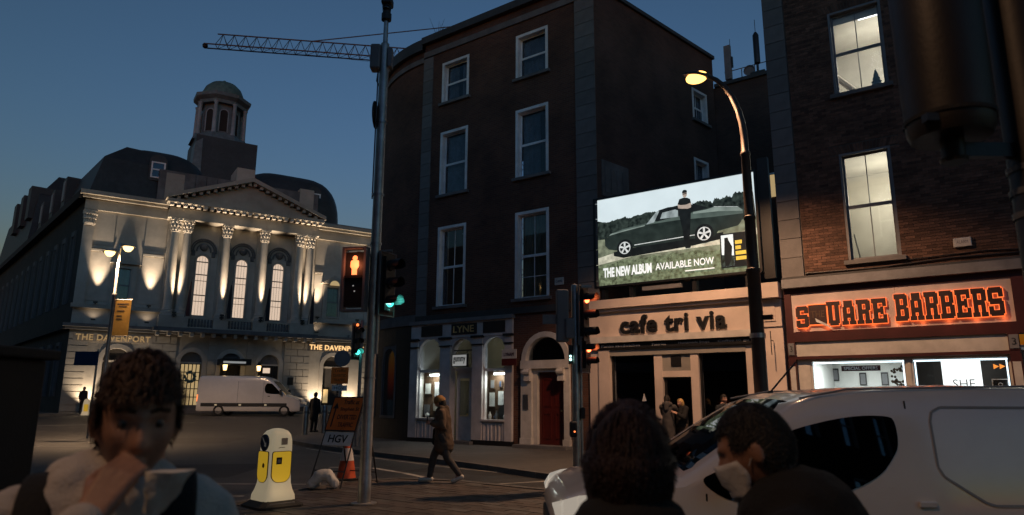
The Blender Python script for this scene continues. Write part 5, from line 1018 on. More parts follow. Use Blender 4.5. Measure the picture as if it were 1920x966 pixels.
# dark close cabinet at the left edge, big signal housing at the top right
t = thing('roadside_cabinet', 'tall black roadside cabinet at the left edge behind the man in white', 'cabinet', (-2.97, 3.0, 0)); B(-.62, .62, 0, .5, .06, 1.78).build('case', 'cabinet', t, bevel=.02); MB().box(-.66, .66, -.04, .54, 1.78, 1.83).build('lid', 'cabinet', t, bevel=.01); B(-.6, .6, .02, .48, 0, .06).build('plinth', 'stone_dark', t)
for x0, x1 in ((-.58, -.02), (.02, .58)): d_ = B(x0, x1, -.012, 0, .12, 1.72).build('door', 'cabinet', t); MB().tube((x1 - .05 if x0 < 0 else x0 + .05, -.03, .9), (x1 - .05 if x0 < 0 else x0 + .05, -.03, 1.05), .012).build('handle', 'steel', d_)
t = thing('round_signal_housing', 'large dark cylindrical lamp housing hanging close at the top right', 'lamp housing', (1.5, 2.2, 2.46), 0)
t.scale = (.8, .8, .9)
MB().lathe([(.001, .02), (.15, .02), (.165, .05), (.168, .09)], (0, 0, 0), 36).build('lower_rim', 'housing', t, True); MB().lathe([(.175, .085), (.175, .1)], (0, 0, 0), 36).build('seam_ring', 'rubber', t); MB().lathe([(.168, .1), (.172, .3), (.178, 1.3), (.12, 1.4), (.001, 1.42)], (0, 0, 0), 36).build('drum', 'housing', t, True)
MB().lathe([(.045, -.06), (.045, .02)], (0, 0, 0), 18).build('stem', 'housing', t, True); MB().lathe([(.001, -.075), (.05, -.075), (.055, -.06), (.001, -.06)], (0, 0, 0), 18).build('nut', 'housing', t); B(.04, .26, -.02, .02, -.055, .0).build('bracket_arm', 'paint_black', t); B(.02, .3, -.05, .05, .78, .83).build('upper_bracket', 'paint_black', t)
B(-.17, -.12, -.12, -.08, .05, .08).build('latch', 'housing', t)
t = thing('near_post', 'dark post at the right edge carrying the cylindrical housing', 'post', (1.78, 2.2, 0)); MB().lathe([(.1, 0), (.1, .6), (.085, .65), (.085, 4.6), (.001, 4.62)], (0, 0, 0), 24).build('shaft', 'housing', t, True)
for z in (2.2, 2.28, 2.36): MB().lathe([(.09, z), (.092, z + .02)], (0, 0, 0), 24).build('clamp_band', 'signal_grey', t)
# ------------------------------------------------------------------ tower crane beyond the roofs
t = thing('tower_crane', 'lattice jib of a tower crane crossing the sky above the roofs', 'crane', (0, 0, 0))
A_ = Vector((-49.2, 100, 56.6)); Bq = Vector((2, 107.5, 56.6)); dv = Bq - A_; nn = 30; up_ = Vector((0, 0, 1)); sd = dv.cross(up_).normalized(); j = MB()
ch = lambda k, c: A_ + dv * (k / nn) + ((up_ * 2.2) if c == 2 else sd * (.75 if c else -.75))
for c in range(3): j.tube(ch(1 if c == 2 else 0, c), ch(nn, c), .11, .11, 6)
for k in range(1, nn):
    j.tube(ch(k, 0), ch(k, 1), .05, .05, 4); j.tube(ch(k, 0), ch(k + .5, 2), .05, .05, 4); j.tube(ch(k, 1), ch(k + .5, 2), .05, .05, 4); j.tube(ch(k + 1, 0), ch(k + .5, 2), .05, .05, 4); j.tube(ch(k + 1, 1), ch(k + .5, 2), .05, .05, 4); j.tube(ch(k, 0), ch(k + 1, 1), .035, .035, 4)
j.ball(tuple(A_), .45, 8, 6); j.build('jib', 'paint_black', t)
MB().tube(ch(9.5, 2), Bq + up_ * 9.5, .09, .09, 6).build('pendant_rope', 'paint_black', t); MB().tube(ch(3, 1) - up_ * .1, ch(22, 1) - up_ * 1.6, .02, .02, 4).build('hoist_rope', 'paint_black', t)
ms = MB()
for dx in (-1, 1):
    for dy in (-1, 1): ms.tube((Bq.x + dx, Bq.y + dy, 0), (Bq.x + dx * .8, Bq.y + dy * .8, 66), .14, .14, 5)
for k in range(26):
    for dx in (-1, 1): ms.tube((Bq.x + dx, Bq.y - 1, k * 2.5), (Bq.x - dx, Bq.y - 1, k * 2.5 + 2.5), .07, .07, 4)
ms.build('mast', 'paint_black', t)
# ------------------------------------------------------------------ vans
def interp(tab, x, k):
    if x <= tab[0][0]: return tab[0][k]
    for a, b in zip(tab[:-1], tab[1:]):
        if x <= b[0]:
            t = (x - a[0]) / (b[0] - a[0]); return a[k] + (b[k] - a[k]) * t
    return tab[-1][k]
def chaikin(p, n=2):
    for _ in range(n): p = [q for a, b in zip(p, p[1:] + p[:1]) for q in ((a[0] * .75 + b[0] * .25, a[1] * .75 + b[1] * .25), (a[0] * .25 + b[0] * .75, a[1] * .25 + b[1] * .75))]
    return p
def van(name, label, loc, rz, tab, belt, tum, side_win, wheels, wr, extra, screen, group='white vans'):
    t = thing(name, label, 'van', loc, rz, group)
    def sy(x, z): hw = interp(tab, x, 3); return hw * (1 - tum * max(0, z - belt) / (tab[-2][1] - belt))
    xs = sorted({tab[0][0], tab[-1][0], *[r[0] for r in tab], *[tab[0][0] + (tab[-1][0] - tab[0][0]) * k / 40 for k in range(41)]}); rr = []
    for x in xs:
        zt, zb = interp(tab, x, 1), interp(tab, x, 2); hw = interp(tab, x, 3); b = min(belt, zt - .09)
        h = [(hw * .55, zb), (hw * .93, zb + .01), (hw * .985, zb + .07), (hw, zb + (b - zb) * .45), (hw * .995, b)]
        for f in (.35, .7, .9): z = b + (zt - .04 - b) * f; h.append((sy(x, z), z))
        ye = sy(x, zt); h += [(ye * .985, zt - .045), (ye * .95, zt - .018), (ye * .85, zt - .004), (ye * .45, zt + .012), (0, zt + .016)]
        rr.append([(x, -y, z) for y, z in h] + [(x, y, z) for y, z in h[-2::-1]])
    body = MB().rings(rr).build('body', 'van_white', t, True)
    body.data.set_sharp_from_angle(angle=R(55))
    for s in (-1, 1):
        for nm, pts, m in side_win: MB().poly([(x, s * (sy(x, z) + .006), z) for x, z in chaikin(pts)]).build(nm, m, t)
        for wx in wheels:
            MB().archring(wx, wr, wr * .98, wr * 1.14, min(s * .96, s * .5) if s < 0 else .5, max(s * .96, s * .5) if s > 0 else -.5, 18, R(-8), R(188)).build('wheel_arch', 'van_trim', t, loc=(0, 0, .0))
            y0 = s * interp(tab, wx, 3); w = MB().lathe([(wr * .62, -.11), (wr * .9, -.115), (wr, -.08), (wr, .08), (wr * .9, .115), (wr * .62, .11)], (wx, y0 - s * .10, wr), 28, 'y').build('tyre', 'rubber', t, True)
            MB().lathe([(.001, -.06), (wr * .3, -.075), (wr * .6, -.05), (wr * .64, -.1), (wr * .64, .1), (wr * .6, .05), (wr * .3, .075), (.001, .06)], (wx, y0 - s * .10, wr), 20, 'y').build('rim', 'steel', w, True)
    (xa, xb, wa, wb) = screen; sg_ = MB(); n = 8
    for k in range(n):
        for j in range(-4, 4):
            q = []
            for kk, jj in ((k, j), (k, j + 1), (k + 1, j + 1), (k + 1, j)):
                x = xa + (xb - xa) * kk / n; w = wa + (wb - wa) * kk / n; y = w * jj / 4; q.append((x, y, interp(tab, x, 1) + .022 - .03 * (jj / 4) ** 4))
            sg_.poly(q)
    sg_.build('windscreen', 'glass_car', t, True)
    extra(t, sy)
    return t
def ex1(t, sy):
    for s in (-1, 1):
        MB().rings([[(x, s * y, z) for x, y, z in r] for r in ([(.0, .5, .98), (.0, .72, .985), (.02, .72, .88), (.02, .5, .88)], [(.06, .86, 1.05), (.16, .885, 1.08), (.16, .885, .92), (.06, .86, .9)], [(.28, .9, 1.09), (.36, .905, 1.1), (.36, .905, 1.0), (.28, .9, .98)])]).build('headlight', 'em_headlight', t, True)
        m = MB().rings([[(1.18 + a, s * (.93 + b), z) for a, b, z in ((.0, .0, 1.12), (.1, .0, 1.12), (.1, 0, 1.3), (0, 0, 1.3))], [(1.12 + a, s * (1.12 + b), z) for a, b, z in ((.0, .0, 1.1), (.12, .0, 1.1), (.12, 0, 1.34), (0, 0, 1.34))], [(1.14 + a, s * (1.16 + b), z) for a, b, z in ((.02, .0, 1.13), (.1, .0, 1.13), (.1, 0, 1.3), (.02, 0, 1.3))]]).build('door_mirror', 'van_trim', t)
        MB().box(2.44, 2.56, s * .925 - .012, s * .925 + .012, 1.02, 1.06).build('door_handle', 'van_white', t, bevel=.008)
        for x, z0, z1 in ((2.475, .45, 1.72), (1.02, .4, 1.1)):
            MB().poly([(x - .006 + (.02 if k else 0) * 0, s * (sy(x, z) + .004), z) for k, z in ((0, z0), (0, z1))] + [(x + .006, s * (sy(x, z) + .004), z) for z in (z1, z0)]).build('door_gap', 'van_trim', t)
        pan = [(2.64, 1.58), (2.66, 1.64), (2.72, 1.67), (3.9, 1.67), (3.98, 1.62), (3.98, 1.1), (3.9, 1.04), (2.96, 1.04), (2.9, 1.06), (2.66, 1.22), (2.63, 1.28)]; g_ = MB()
        for a, b in zip(pan, pan[1:] + pan[:1]):
            d = Vector((b[0] - a[0], b[1] - a[1])).normalized() * .016; nx, nz = -d.y, d.x
            g_.poly([(x, s * (sy(x, z) + .005), z) for x, z in ((a[0] - d.x * .3, a[1] - d.y * .3), (b[0] + d.x * .3, b[1] + d.y * .3), (b[0] + nx, b[1] + nz), (a[0] + nx, a[1] + nz))])
        g_.build('panel_groove', 'van_groove', t)
        MB().box(.35, 4.1, s * .925 - .02, s * .925 + .02, .55, .66).build('rub_strip', 'van_trim', t, bevel=.01)
    MB().box(-.04, .1, -.7, .7, .32, .6).build('bumper', 'van_trim', t, bevel=.04); MB().box(-.02, .05, -.45, .45, .72, .85).build('grille', 'van_trim', t)
    ap_ = [(.9, 1.235), (1.25, 1.43), (1.72, 1.70)]
    for s in (-1, 1): MB().path([(1.75, s * .78, 1.735), (2.1, s * .77, 1.80), (3.6, s * .76, 1.832)], .007).build('roof_seam', 'van_groove', t)
    MB().tube((1.95, .3, 1.79), (2.2, .32, 2.05), .008).lathe([(.03, 1.775), (.02, 1.8)], (1.95, .3, 0), 10).build('aerial', 'van_trim', t)
    MB().path([(1.0, -.55, 1.265), (1.35, .0, 1.43)], .01).build('wiper', 'van_trim', t); MB().path([(1.0, .1, 1.275), (1.3, .55, 1.40)], .01).build('wiper', 'van_trim', t)
T1 = [(0, .95, .32, .62), (.03, 1.0, .25, .74), (.1, 1.06, .22, .83), (.25, 1.12, .2, .88), (.6, 1.165, .2, .91), (.88, 1.195, .2, .92), (.98, 1.25, .2, .92), (1.35, 1.49, .2, .92), (1.7, 1.695, .2, .92), (1.9, 1.765, .2, .92), (2.3, 1.805, .2, .92), (3, 1.83, .2, .92), (4.1, 1.82, .2, .92), (4.35, 1.76, .25, .89), (4.42, 1.55, .3, .85)]
van('near_van', 'white van close at the right with a dark cab window facing left', (.30, 5.74, -.12), 0, T1, 1.02, .13,
    [('cab_window', [(.98, 1.19), (1.08, 1.1), (1.22, 1.045), (1.64, 1.05), (2.0, 1.12), (2.22, 1.22), (2.33, 1.34), (2.38, 1.42), (2.385, 1.575), (2.35, 1.62), (2.06, 1.615), (1.68, 1.53), (1.57, 1.475), (1.3, 1.335), (1.1, 1.24)], 'glass_car')], (.78, 3.5), .31, ex1, (.93, 1.74, .74, .66))
def ex2(t, sy):
    for s in (-1, 1):
        MB().box(.9, 6.6, s * 1.0 - .012, s * 1.0 + .012, .62, .85).build('rub_strip', 'van_trim', t)
        for x in (2.3, 4.0, 5.6): B(x - .08, x + .08, s * 1.02 - .008, s * 1.02 + .008, .68, .78).build('side_marker', 'em_bollard', t)
        B(6.72, 6.9, s * .93 - .05, s * .93 + .05, .95, 1.4).build('tail_light', 'em_small_red', t); B(6.7, 6.92, s * .95 - .03, s * .95 + .03, .75, .83).build('rear_marker', 'em_bollard', t)
        B(.0, .16, s * .75 - .12, s * .75 + .12, .92, 1.12).build('headlight', 'steel', t); MB().box(1.25, 1.4, s * 1.12 - .06, s * 1.12 + .06, 1.4, 1.75).build('door_mirror', 'van_trim', t)
        B(2.05, 2.2, s * 1.0 - .015, s * 1.0 + .015, 1.28, 1.33).build('door_handle', 'van_trim', t); B(2.5, 2.515, s * .998 - .006, s * .998 + .006, .7, 2.3).build('door_gap', 'paint_grey', t); B(4.2, 4.215, s * .998 - .006, s * .998 + .006, .9, 2.3).build('door_gap', 'paint_grey', t)
    MB().box(-.02, .2, -.85, .85, .3, .62).build('bumper', 'van_trim', t); B(6.8, 6.95, -.9, .9, .35, .6).build('rear_bumper', 'van_trim', t)
T2 = [(0, .85, .35, .7), (.05, 1.05, .3, .88), (.35, 1.2, .28, .97), (.95, 1.36, .28, 1.0), (1.1, 1.45, .28, 1.0), (1.85, 2.22, .28, 1.0), (2.2, 2.5, .28, 1.0), (2.6, 2.63, .28, 1.0), (3.4, 2.66, .28, 1.0), (6.7, 2.66, .28, 1.0), (6.86, 2.6, .3, .98), (6.9, 2.3, .32, .97)]
van('distant_van', 'white long wheelbase van parked side on before the hotel entrance', (-14.35, 48.3, gz(48.3)), 180 + 3, T2, 1.5, .12,
    [('cab_window', [(1.32, 1.52), (1.95, 2.13), (2.05, 2.17), (2.42, 2.17), (2.46, 1.55), (2.0, 1.46), (1.4, 1.46)], 'glass_car')], (1.05, 5.4), .36, ex2, (1.05, 1.95, .85, .78))
# ------------------------------------------------------------------ people
from mathutils import noise
def capsule(mb, p0, p1, r0, r1, n=14):
    p0 = Vector(p0); p1 = Vector(p1); d = p1 - p0; L = d.length or 1e-4; d = d / L; a = d.orthogonal().normalized(); b = d.cross(a); i = len(mb.v); rings = []
    for k in range(5): t = math.pi / 2 * (1 - k / 4); rings.append((p0 - d * r0 * math.sin(t), max(1e-4, r0 * math.cos(t))))
    for k in range(5): t = math.pi / 2 * k / 4; rings.append((p1 + d * r1 * math.sin(t), max(1e-4, r1 * math.cos(t))))
    mb.rings([[c + a * (r * math.cos(2 * math.pi * q / n)) + b * (r * math.sin(2 * math.pi * q / n)) for q in range(n)] for c, r in rings])
def head_mb(c, yaw=0, pitch=0, s=1.0, jaw=.3, hwid=.075):
    bm = bmesh.new(); bmesh.ops.create_icosphere(bm, subdivisions=5, radius=1); M = Matrix.Rotation(yaw, 3, 'Z') @ Matrix.Rotation(pitch, 3, 'X')
    g_ = lambda x, z, cx, cz, sx, sz: math.exp(-((x - cx) / sx) ** 2 / 2 - ((z - cz) / sz) ** 2 / 2)
    mb = MB()
    for v in bm.verts:
        x, y, z = v.co; lo = max(0, -z)
        px = hwid * x * (1 - jaw * lo ** 1.5) * (1 + .04 * max(0, z)); py = .096 * y; pz = .118 * z
        if y > 0: py *= 1 - .28 * lo ** 1.2; py += .006
        else: py *= 1 - .10 * lo
        if y < .1:
            w = min(1, max(0, (.1 - y) / .5)); d = 0
            d += -.024 * g_(px, pz, 0, -.030, .0105, .012) - .014 * g_(px, pz, 0, -.008, .009, .018) - .007 * (g_(px, pz, .013, -.034, .006, .006) + g_(px, pz, -.013, -.034, .006, .006))
            d += .012 * (g_(px, pz, .031, .008, .015, .009) + g_(px, pz, -.031, .008, .015, .009)) - .007 * (g_(px, pz, .028, .027, .02, .006) + g_(px, pz, -.028, .027, .02, .006))
            d += -.005 * (g_(px, pz, .043, -.022, .016, .018) + g_(px, pz, -.043, -.022, .016, .018))
            d += -.008 * g_(px, pz, 0, -.056, .02, .0045) - .008 * g_(px, pz, 0, -.068, .017, .005) + .004 * g_(px, pz, 0, -.062, .02, .0022) - .01 * g_(px, pz, 0, -.1, .018, .013) + .003 * g_(px, pz, 0, -.083, .02, .006)
            py += d * w
        p = M @ Vector((px, py, pz)) * s; mb.v.append((c[0] + p.x, c[1] + p.y, c[2] + p.z))
    mb.f = [tuple(v.index for v in f.verts) for f in bm.faces]; bm.free()
    for sx in (-1, 1):
        e = MB().ball((0, 0, 0), 1, 12, 8); i = len(mb.v)
        for q in e.v: p = M @ Vector((sx * (hwid + .002 + q[0] * .010 + .006 * max(0, q[1])), .014 + q[1] * .019, -.006 + q[2] * .031)) * s; mb.v.append((c[0] + p.x, c[1] + p.y, c[2] + p.z))
        mb.f += [tuple(i + k for k in f) for f in e.f]
    mb.M = M; mb.c = Vector(c); mb.s = s; mb.w = hwid / .075
    return mb
def bake(mb, name, m, parent, voxel, smooth=4, fold=0, fscale=9, stretch=(1, 1, 1)):
    me = mb.mesh(name, m); o = bpy.data.objects.new(name, me)
    r = o.modifiers.new('r', 'REMESH'); r.mode = 'VOXEL'; r.voxel_size = voxel
    if smooth: s = o.modifiers.new('s', 'SMOOTH'); s.iterations = smooth; s.factor = .5
    m2 = evaluated(o); bpy.data.objects.remove(o); bpy.data.meshes.remove(me)
    if fold:
        nv = len(m2.vertices); nb = [0.0] * (3 * nv); m2.vertices.foreach_get('normal', nb); cb_ = [0.0] * (3 * nv); m2.vertices.foreach_get('co', cb_)
        for vi in range(nv):
            c = Vector(cb_[3 * vi:3 * vi + 3]); q = Vector((c.x * fscale * stretch[0], c.y * fscale * stretch[1], c.z * fscale * stretch[2])); h = 1 - abs(noise.noise(q)) * 2; c = c + Vector(nb[3 * vi:3 * vi + 3]) * (fold * (h * .7 + .5 * noise.noise(q * 2.3))); cb_[3 * vi:3 * vi + 3] = c[:]
        m2.vertices.foreach_set('co', cb_)
    m2.name = name
    if not m2.materials: m2.materials.append(MATS[m])
    m2.polygons.foreach_set('use_smooth', [True] * len(m2.polygons))
    o = bpy.data.objects.new(name, m2); col.objects.link(o); o.parent = parent; return o
def blob(name, caps, m, parent, voxel=.018, smooth=3, fold=0, fscale=9, extra=None, stretch=(1, 1, 1)):
    mb = MB()
    for c in caps:
        if len(c) == 4: capsule(mb, *c)
        else: mb.ball(c[0], 1, 18, 12, c[1])
    if extra: i = len(mb.v); mb.v += extra.v; mb.f += [tuple(i + k for k in f) for f in extra.f]
    return bake(mb, name, m, parent, voxel, smooth, fold, fscale, stretch)
def hair(parent, h, m, cond, thick, blades=2500, ln=.03, wd=.0022, name='hair', seed=1, lift=.12, mess=.35, fwd=-.5):
    rnd = random.Random(seed); bm = bmesh.new(); bmesh.ops.create_icosphere(bm, subdivisions=5, radius=1); mb = MB(); keep = {}
    def pos(v, k): 
        x, y, z = v; lo = max(0, -z); yy = .098 * y * (1 - (.28 * lo ** 1.2 if y > 0 else .1 * lo)) + (.006 if y > 0 else 0); return Vector((.077 * h.w * x * (1 - .2 * lo ** 1.5), yy, .119 * z)) * (1 + k)
    for f in bm.faces:
        if all(cond(*v.co) for v in f.verts):
            q = []
            for v in f.verts:
                if v.index not in keep:
                    k = thick(*v.co) * (1 + .2 * noise.noise(v.co * 4) + .06 * noise.noise(v.co * 14)); keep[v.index] = len(mb.v); p = h.M @ pos(v.co, k) * h.s + h.c; mb.v.append(tuple(p))
                q.append(keep[v.index])
            mb.f.append(tuple(q))
    for _ in range(blades):
        d = Vector((rnd.gauss(0, 1), rnd.gauss(0, 1), rnd.gauss(0, 1))).normalized()
        if not cond(*d): continue
        p = h.M @ pos(d, thick(*d) * 1.0) * h.s + h.c; n = (h.M @ d); cl = noise.noise_vector(d * 3.5) * 1.1; t = h.M @ Vector((d.x * .3, fwd if d.y < .3 else .4, -.75)) + cl * (mess / 1.1); t = (t - n * t.dot(n)).normalized(); t = (t + n * lift).normalized(); L = ln * rnd.uniform(.5, 1.3); sd = t.cross(n)
        if sd.length < 1e-3: continue
        sd = sd.normalized() * wd; i = len(mb.v); mid = p + t * L * .5 + n * L * .12; e = p + t * L - n * L * .05
        mb.v += [tuple(p - sd - n * .004), tuple(p + sd - n * .004), tuple(mid + sd), tuple(mid - sd), tuple(e)]; mb.f += [(i, i + 1, i + 2, i + 3), (i + 3, i + 2, i + 4)]
    bm.free(); return mb.build(name, m, parent)
def hand(caps, w, d, up, curl=.6, s=1.0, side=1):
    # palm and five unequal bent fingers; w wrist, d forward, up = back of the hand
    w = Vector(w); d = Vector(d).normalized(); up = Vector(up); up = (up - d * up.dot(d)).normalized(); sd = d.cross(up) * side
    for k in range(4): a = (k - 1.5) * .019 * s; caps.append((tuple(w + sd * a * .6), tuple(w + d * .085 * s + sd * a), .017 * s, .0125 * s))
    for k, L in enumerate((.9, 1.0, .95, .75)):
        a = (k - 1.5) * .019 * s; b = w + d * .088 * s + sd * a; dr = d.copy(); q = b
        for j, (l, r) in enumerate(((.042, .0092), (.028, .0085), (.021, .0075))):
            an = curl * (j + 1) * .75; dr = (d * math.cos(an) - up * math.sin(an)).normalized(); e = q + dr * l * L * s; caps.append((tuple(q), tuple(e), r * s, (r - .0006) * s)); q = e
    b = w + d * .03 * s - sd * .028 * s; e = b + (d * .6 - sd * .55 - up * .45).normalized() * .045 * s; caps.append((tuple(b), tuple(e), .0125 * s, .0105 * s)); caps.append((tuple(e), tuple(e + (d * .85 - up * .45).normalized() * .034 * s), .0105 * s, .009 * s))
# --- near man in white hoodie, eating
P = thing('person', 'young man in a white hoodie with a backpack, hand raised to his mouth', 'person', (-.745, 1.4, 0), 27)
hc = (0, -.02, 1.553); h = head_mb(hc, R(6), R(7), 1.0, .3, .069)
caps = [((0, .02, 1.50), (0, .05, 1.36), .056, .062), ((-.15, .05, 1.36), (.15, .05, 1.36), .07, .07), ((0, .05, 1.36), (0, .04, 1.0), .13, .13), ((0, .04, 1.0), (0, .04, .9), .14, .15), ((-.09, .04, .9), (-.1, .03, .48), .085, .055), ((-.1, .03, .48), (-.1, .05, .09), .055, .04), ((.09, .04, .9), (.1, .03, .48), .085, .055), ((.1, .03, .48), (.1, .05, .09), .055, .04), ((-.1, .06, .05), (-.11, -.13, .04), .04, .035), ((.1, .06, .05), (.11, -.13, .04), .04, .035),
        ((-.19, .05, 1.36), (-.235, -.03, 1.12), .05, .042), ((-.235, -.03, 1.12), (-.055, -.168, 1.395), .042, .028), ((.19, .05, 1.36), (.25, .03, 1.1), .05, .042), ((.25, .03, 1.1), (.19, -.17, 1.24), .042, .032)]
hand(caps, (-.05, -.17, 1.405), (.46, .32, .82), (-.3, -.85, .3), .85, .88); hand(caps, (.19, -.17, 1.25), (-.5, -.35, .7), (.7, -.5, .2), .5, side=-1)
NH = 15
def nar(p): return (p[0] * .8 - .03, p[1], p[2]) if (p[2] < 1.34 or abs(p[1]) < .1) else p
caps = [((nar(c[0]), nar(c[1]), c[2] * .92, c[3] * .92) if (k < 14 and k > 0) else c) for k, c in enumerate(caps)]
blob('body', caps, 'skin', P, .0055, 3, extra=h)
for sx in (-1, 1):
    e = h.M @ Vector((sx * .029, -.0735, .007)) + h.c; MB().ball(tuple(e), .0108, 12, 8).build('eye', 'eye_white', P, True); i_ = h.M @ Vector((sx * .029, -.0825, .006)) + h.c; MB().ball(tuple(i_), .005, 10, 6, (1, .6, 1)).build('iris', 'hair_dark', P, True)
    bwp = [h.M @ Vector((sx * x, y, z)) + h.c for x, y, z in ((.012, -.094, .030), (.028, -.09, .036), (.046, -.079, .031))]; MB().path(bwp, .0042, 6).build('eyebrow', 'hair_brown', P)
hair(P, h, 'hair_brown', lambda x, y, z: z > (.42 if y < -.35 else (-.05 if abs(x) > .75 and y < .2 else .33 - 1.1 * (y + .35) if y < .25 else -.4)), lambda x, y, z: .03 + .11 * max(0, z) + (.06 if y < -.1 and z > .3 else 0), 9000, .024, .0016, seed=3, lift=.28, mess=.7)
hood = [((-.17, .05, 1.36), (.17, .05, 1.36), .09, .09), ((0, .05, 1.36), (0, .045, .98), .165, .165), ((0, .045, .98), (0, .045, .84), .165, .17),
        ((-.205, .05, 1.35), (-.25, -.03, 1.11), .078, .07), ((-.25, -.03, 1.11), (-.10, -.165, 1.33), .068, .05), ((-.10, -.165, 1.33), (-.062, -.172, 1.385), .05, .038), ((.205, .05, 1.35), (.265, .03, 1.09), .078, .07), ((.265, .03, 1.09), (.2, -.155, 1.22), .066, .045)]
for k in range(14):
    a, b = 2 * math.pi * k / 14, 2 * math.pi * (k + 1) / 14; q = lambda t: (.098 * math.sin(t), .04 - .10 * math.cos(t), 1.396 - .032 * math.cos(t) - .012 * math.sin(t)); hood.append((q(a), q(b), .034, .034))
hood += [((-.10, .10, 1.43), (.05, .10, 1.42), .05, .04), ((-.02, .16, 1.38), (-.02, .2, 1.28), .08, .07), ((-.13, .06, 1.40), (-.08, -.02, 1.44), .04, .03), ((.12, .06, 1.385), (.08, -.02, 1.41), .03, .026)]
# leave the neck open: the ring of the hood stands off the neck, torso top stays below the chin
hood = [(nar(c[0]), nar(c[1]), c[2] * .88, c[3] * .88) if k < 8 else (nar(c[0]), nar(c[1]), c[2], c[3]) for k, c in enumerate(hood)]
blob('hoodie', hood, 'hoodie', P, .008, 3, .012, 11, stretch=(1, 1, .6))
blob('trousers', [((0, .04, .92), (0, .04, .86), .16, .16), ((-.09, .04, .88), (-.1, .03, .48), .1, .075), ((-.1, .03, .48), (-.1, .05, .12), .075, .07), ((.09, .04, .88), (.1, .03, .48), .1, .075), ((.1, .03, .48), (.1, .05, .12), .075, .07)], 'cloth_black', P, .014)
for sx in (-1, 1): blob('shoe', [((sx * .1, .06, .045), (sx * .115, -.15, .04), .048, .042)], 'rubber', P, .012)
W = thing('food_wrap', 'crumpled white paper wrap held at the chin of the man in white', 'food wrap', (-.745, 1.4, 0), 27)
wm = MB(); wr_ = []
for j in range(7):
    z = 1.40 + j * .012; rr_ = []
    for k in range(16): a = 2 * math.pi * k / 16; r = (.016 + .0035 * j) * (1 + .18 * math.sin(3 * a + j) + .1 * math.sin(7 * a - j)); rr_.append((.042 + .004 * j + r * math.cos(a), -.165 - .004 * j + r * .8 * math.sin(a), z))
    wr_.append(rr_)
wm.rings(wr_).build('paper', 'paper', W, True)
K = thing('backpack', 'black backpack with wide shoulder straps worn by the man in white', 'backpack', (-.745, 1.4, 0), 27)
blob('pack', [((-.1, .28, 1.3), (.1, .28, 1.3), .1, .1), ((-.1, .3, 1.0), (.1, .3, 1.0), .12, .12), ((-.1, .28, 1.3), (-.1, .3, 1.0), .1, .12), ((.1, .28, 1.3), (.1, .3, 1.0), .1, .12)], 'cloth_black', K, .015)
for sx in (-1, 1):
    st = [(sx * .13, .2, 1.38), (sx * .142, .12, 1.452), (sx * .148, .05, 1.468), (sx * .15, -.03, 1.44), (sx * .148, -.09, 1.385), (sx * .14, -.135, 1.3), (sx * .13, -.155, 1.18), (sx * .14, -.14, 1.02), (sx * .17, .0, .95)]
    rr_ = []
    for j, p in enumerate(st):
        a = Vector(st[max(0, j - 1)]); b = Vector(st[min(len(st) - 1, j + 1)]); d = (b - a).normalized(); s_ = Vector((1, 0, 0)); n_ = d.cross(s_).normalized(); s_ = n_.cross(d).normalized(); p = Vector((p[0] * .8 - .03, p[1] * .93, p[2] - .012)); w_ = .033 if j < 7 else .02
        rr_.append([p - s_ * w_ - n_ * .009, p + s_ * w_ - n_ * .009, p + s_ * w_ + n_ * .009, p - s_ * w_ + n_ * .009])
    so_ = MB().rings(rr_).build('strap', 'cloth_black', K, True); sm_ = so_.modifiers.new('s', 'SUBSURF'); sm_.levels = 2; sm_.render_levels = 2
# --- woman from behind, dark red bob
P = thing('person', 'person with a dark red bob seen from behind in a black coat', 'person', (.268, 1.62, 0), 172)
h = head_mb((0, 0, 1.452), 0, 0, .96)
caps = [((0, .01, 1.40), (0, .03, 1.27), .05, .055), ((-.14, .03, 1.26), (.14, .03, 1.26), .06, .06), ((0, .03, 1.26), (0, .02, .85), .12, .14), ((-.08, .02, .85), (-.09, .02, .45), .08, .055), ((-.09, .02, .45), (-.09, .04, .08), .05, .04), ((.08, .02, .85), (.09, .02, .45), .08, .055), ((.09, .02, .45), (.09, .04, .08), .05, .04), ((-.18, .03, 1.25), (-.22, .02, .98), .045, .04), ((-.22, .02, .98), (-.2, -.08, .78), .04, .03), ((.18, .03, 1.25), (.22, .02, .98), .045, .04), ((.22, .02, .98), (.2, -.08, .78), .04, .03)]
hand(caps, (-.2, -.08, .78), (0, -.3, -.95), (-1, 0, 0), .35); hand(caps, (.2, -.08, .78), (0, -.3, -.95), (1, 0, 0), .35, side=-1)
blob('body', caps, 'skin2', P, .008, 3, extra=h)
hair(P, h, 'hair_red', lambda x, y, z: z > (.45 if y < -.5 else -.2 - .7 * (y + .2)) or (abs(x) > .6 and z > -.9) or (y > -.05 and z > -1.01), lambda x, y, z: .17 + .05 * max(0, z) + (.14 if z < .25 else 0) + (.10 if z < -.6 else 0), 9000, .05, .0014, seed=5, lift=.03, mess=.15)
blob('hair_back', [((0, .045, 1.44), (0, .045, 1.40), .085, .08), ((-.045, .03, 1.42), (-.045, .03, 1.365), .055, .045), ((.045, .03, 1.42), (.045, .03, 1.365), .055, .045), ((0, .06, 1.4), (0, .055, 1.36), .06, .05)], 'hair_red', P, .008, 2, .004, 40, stretch=(1, 1, .2))
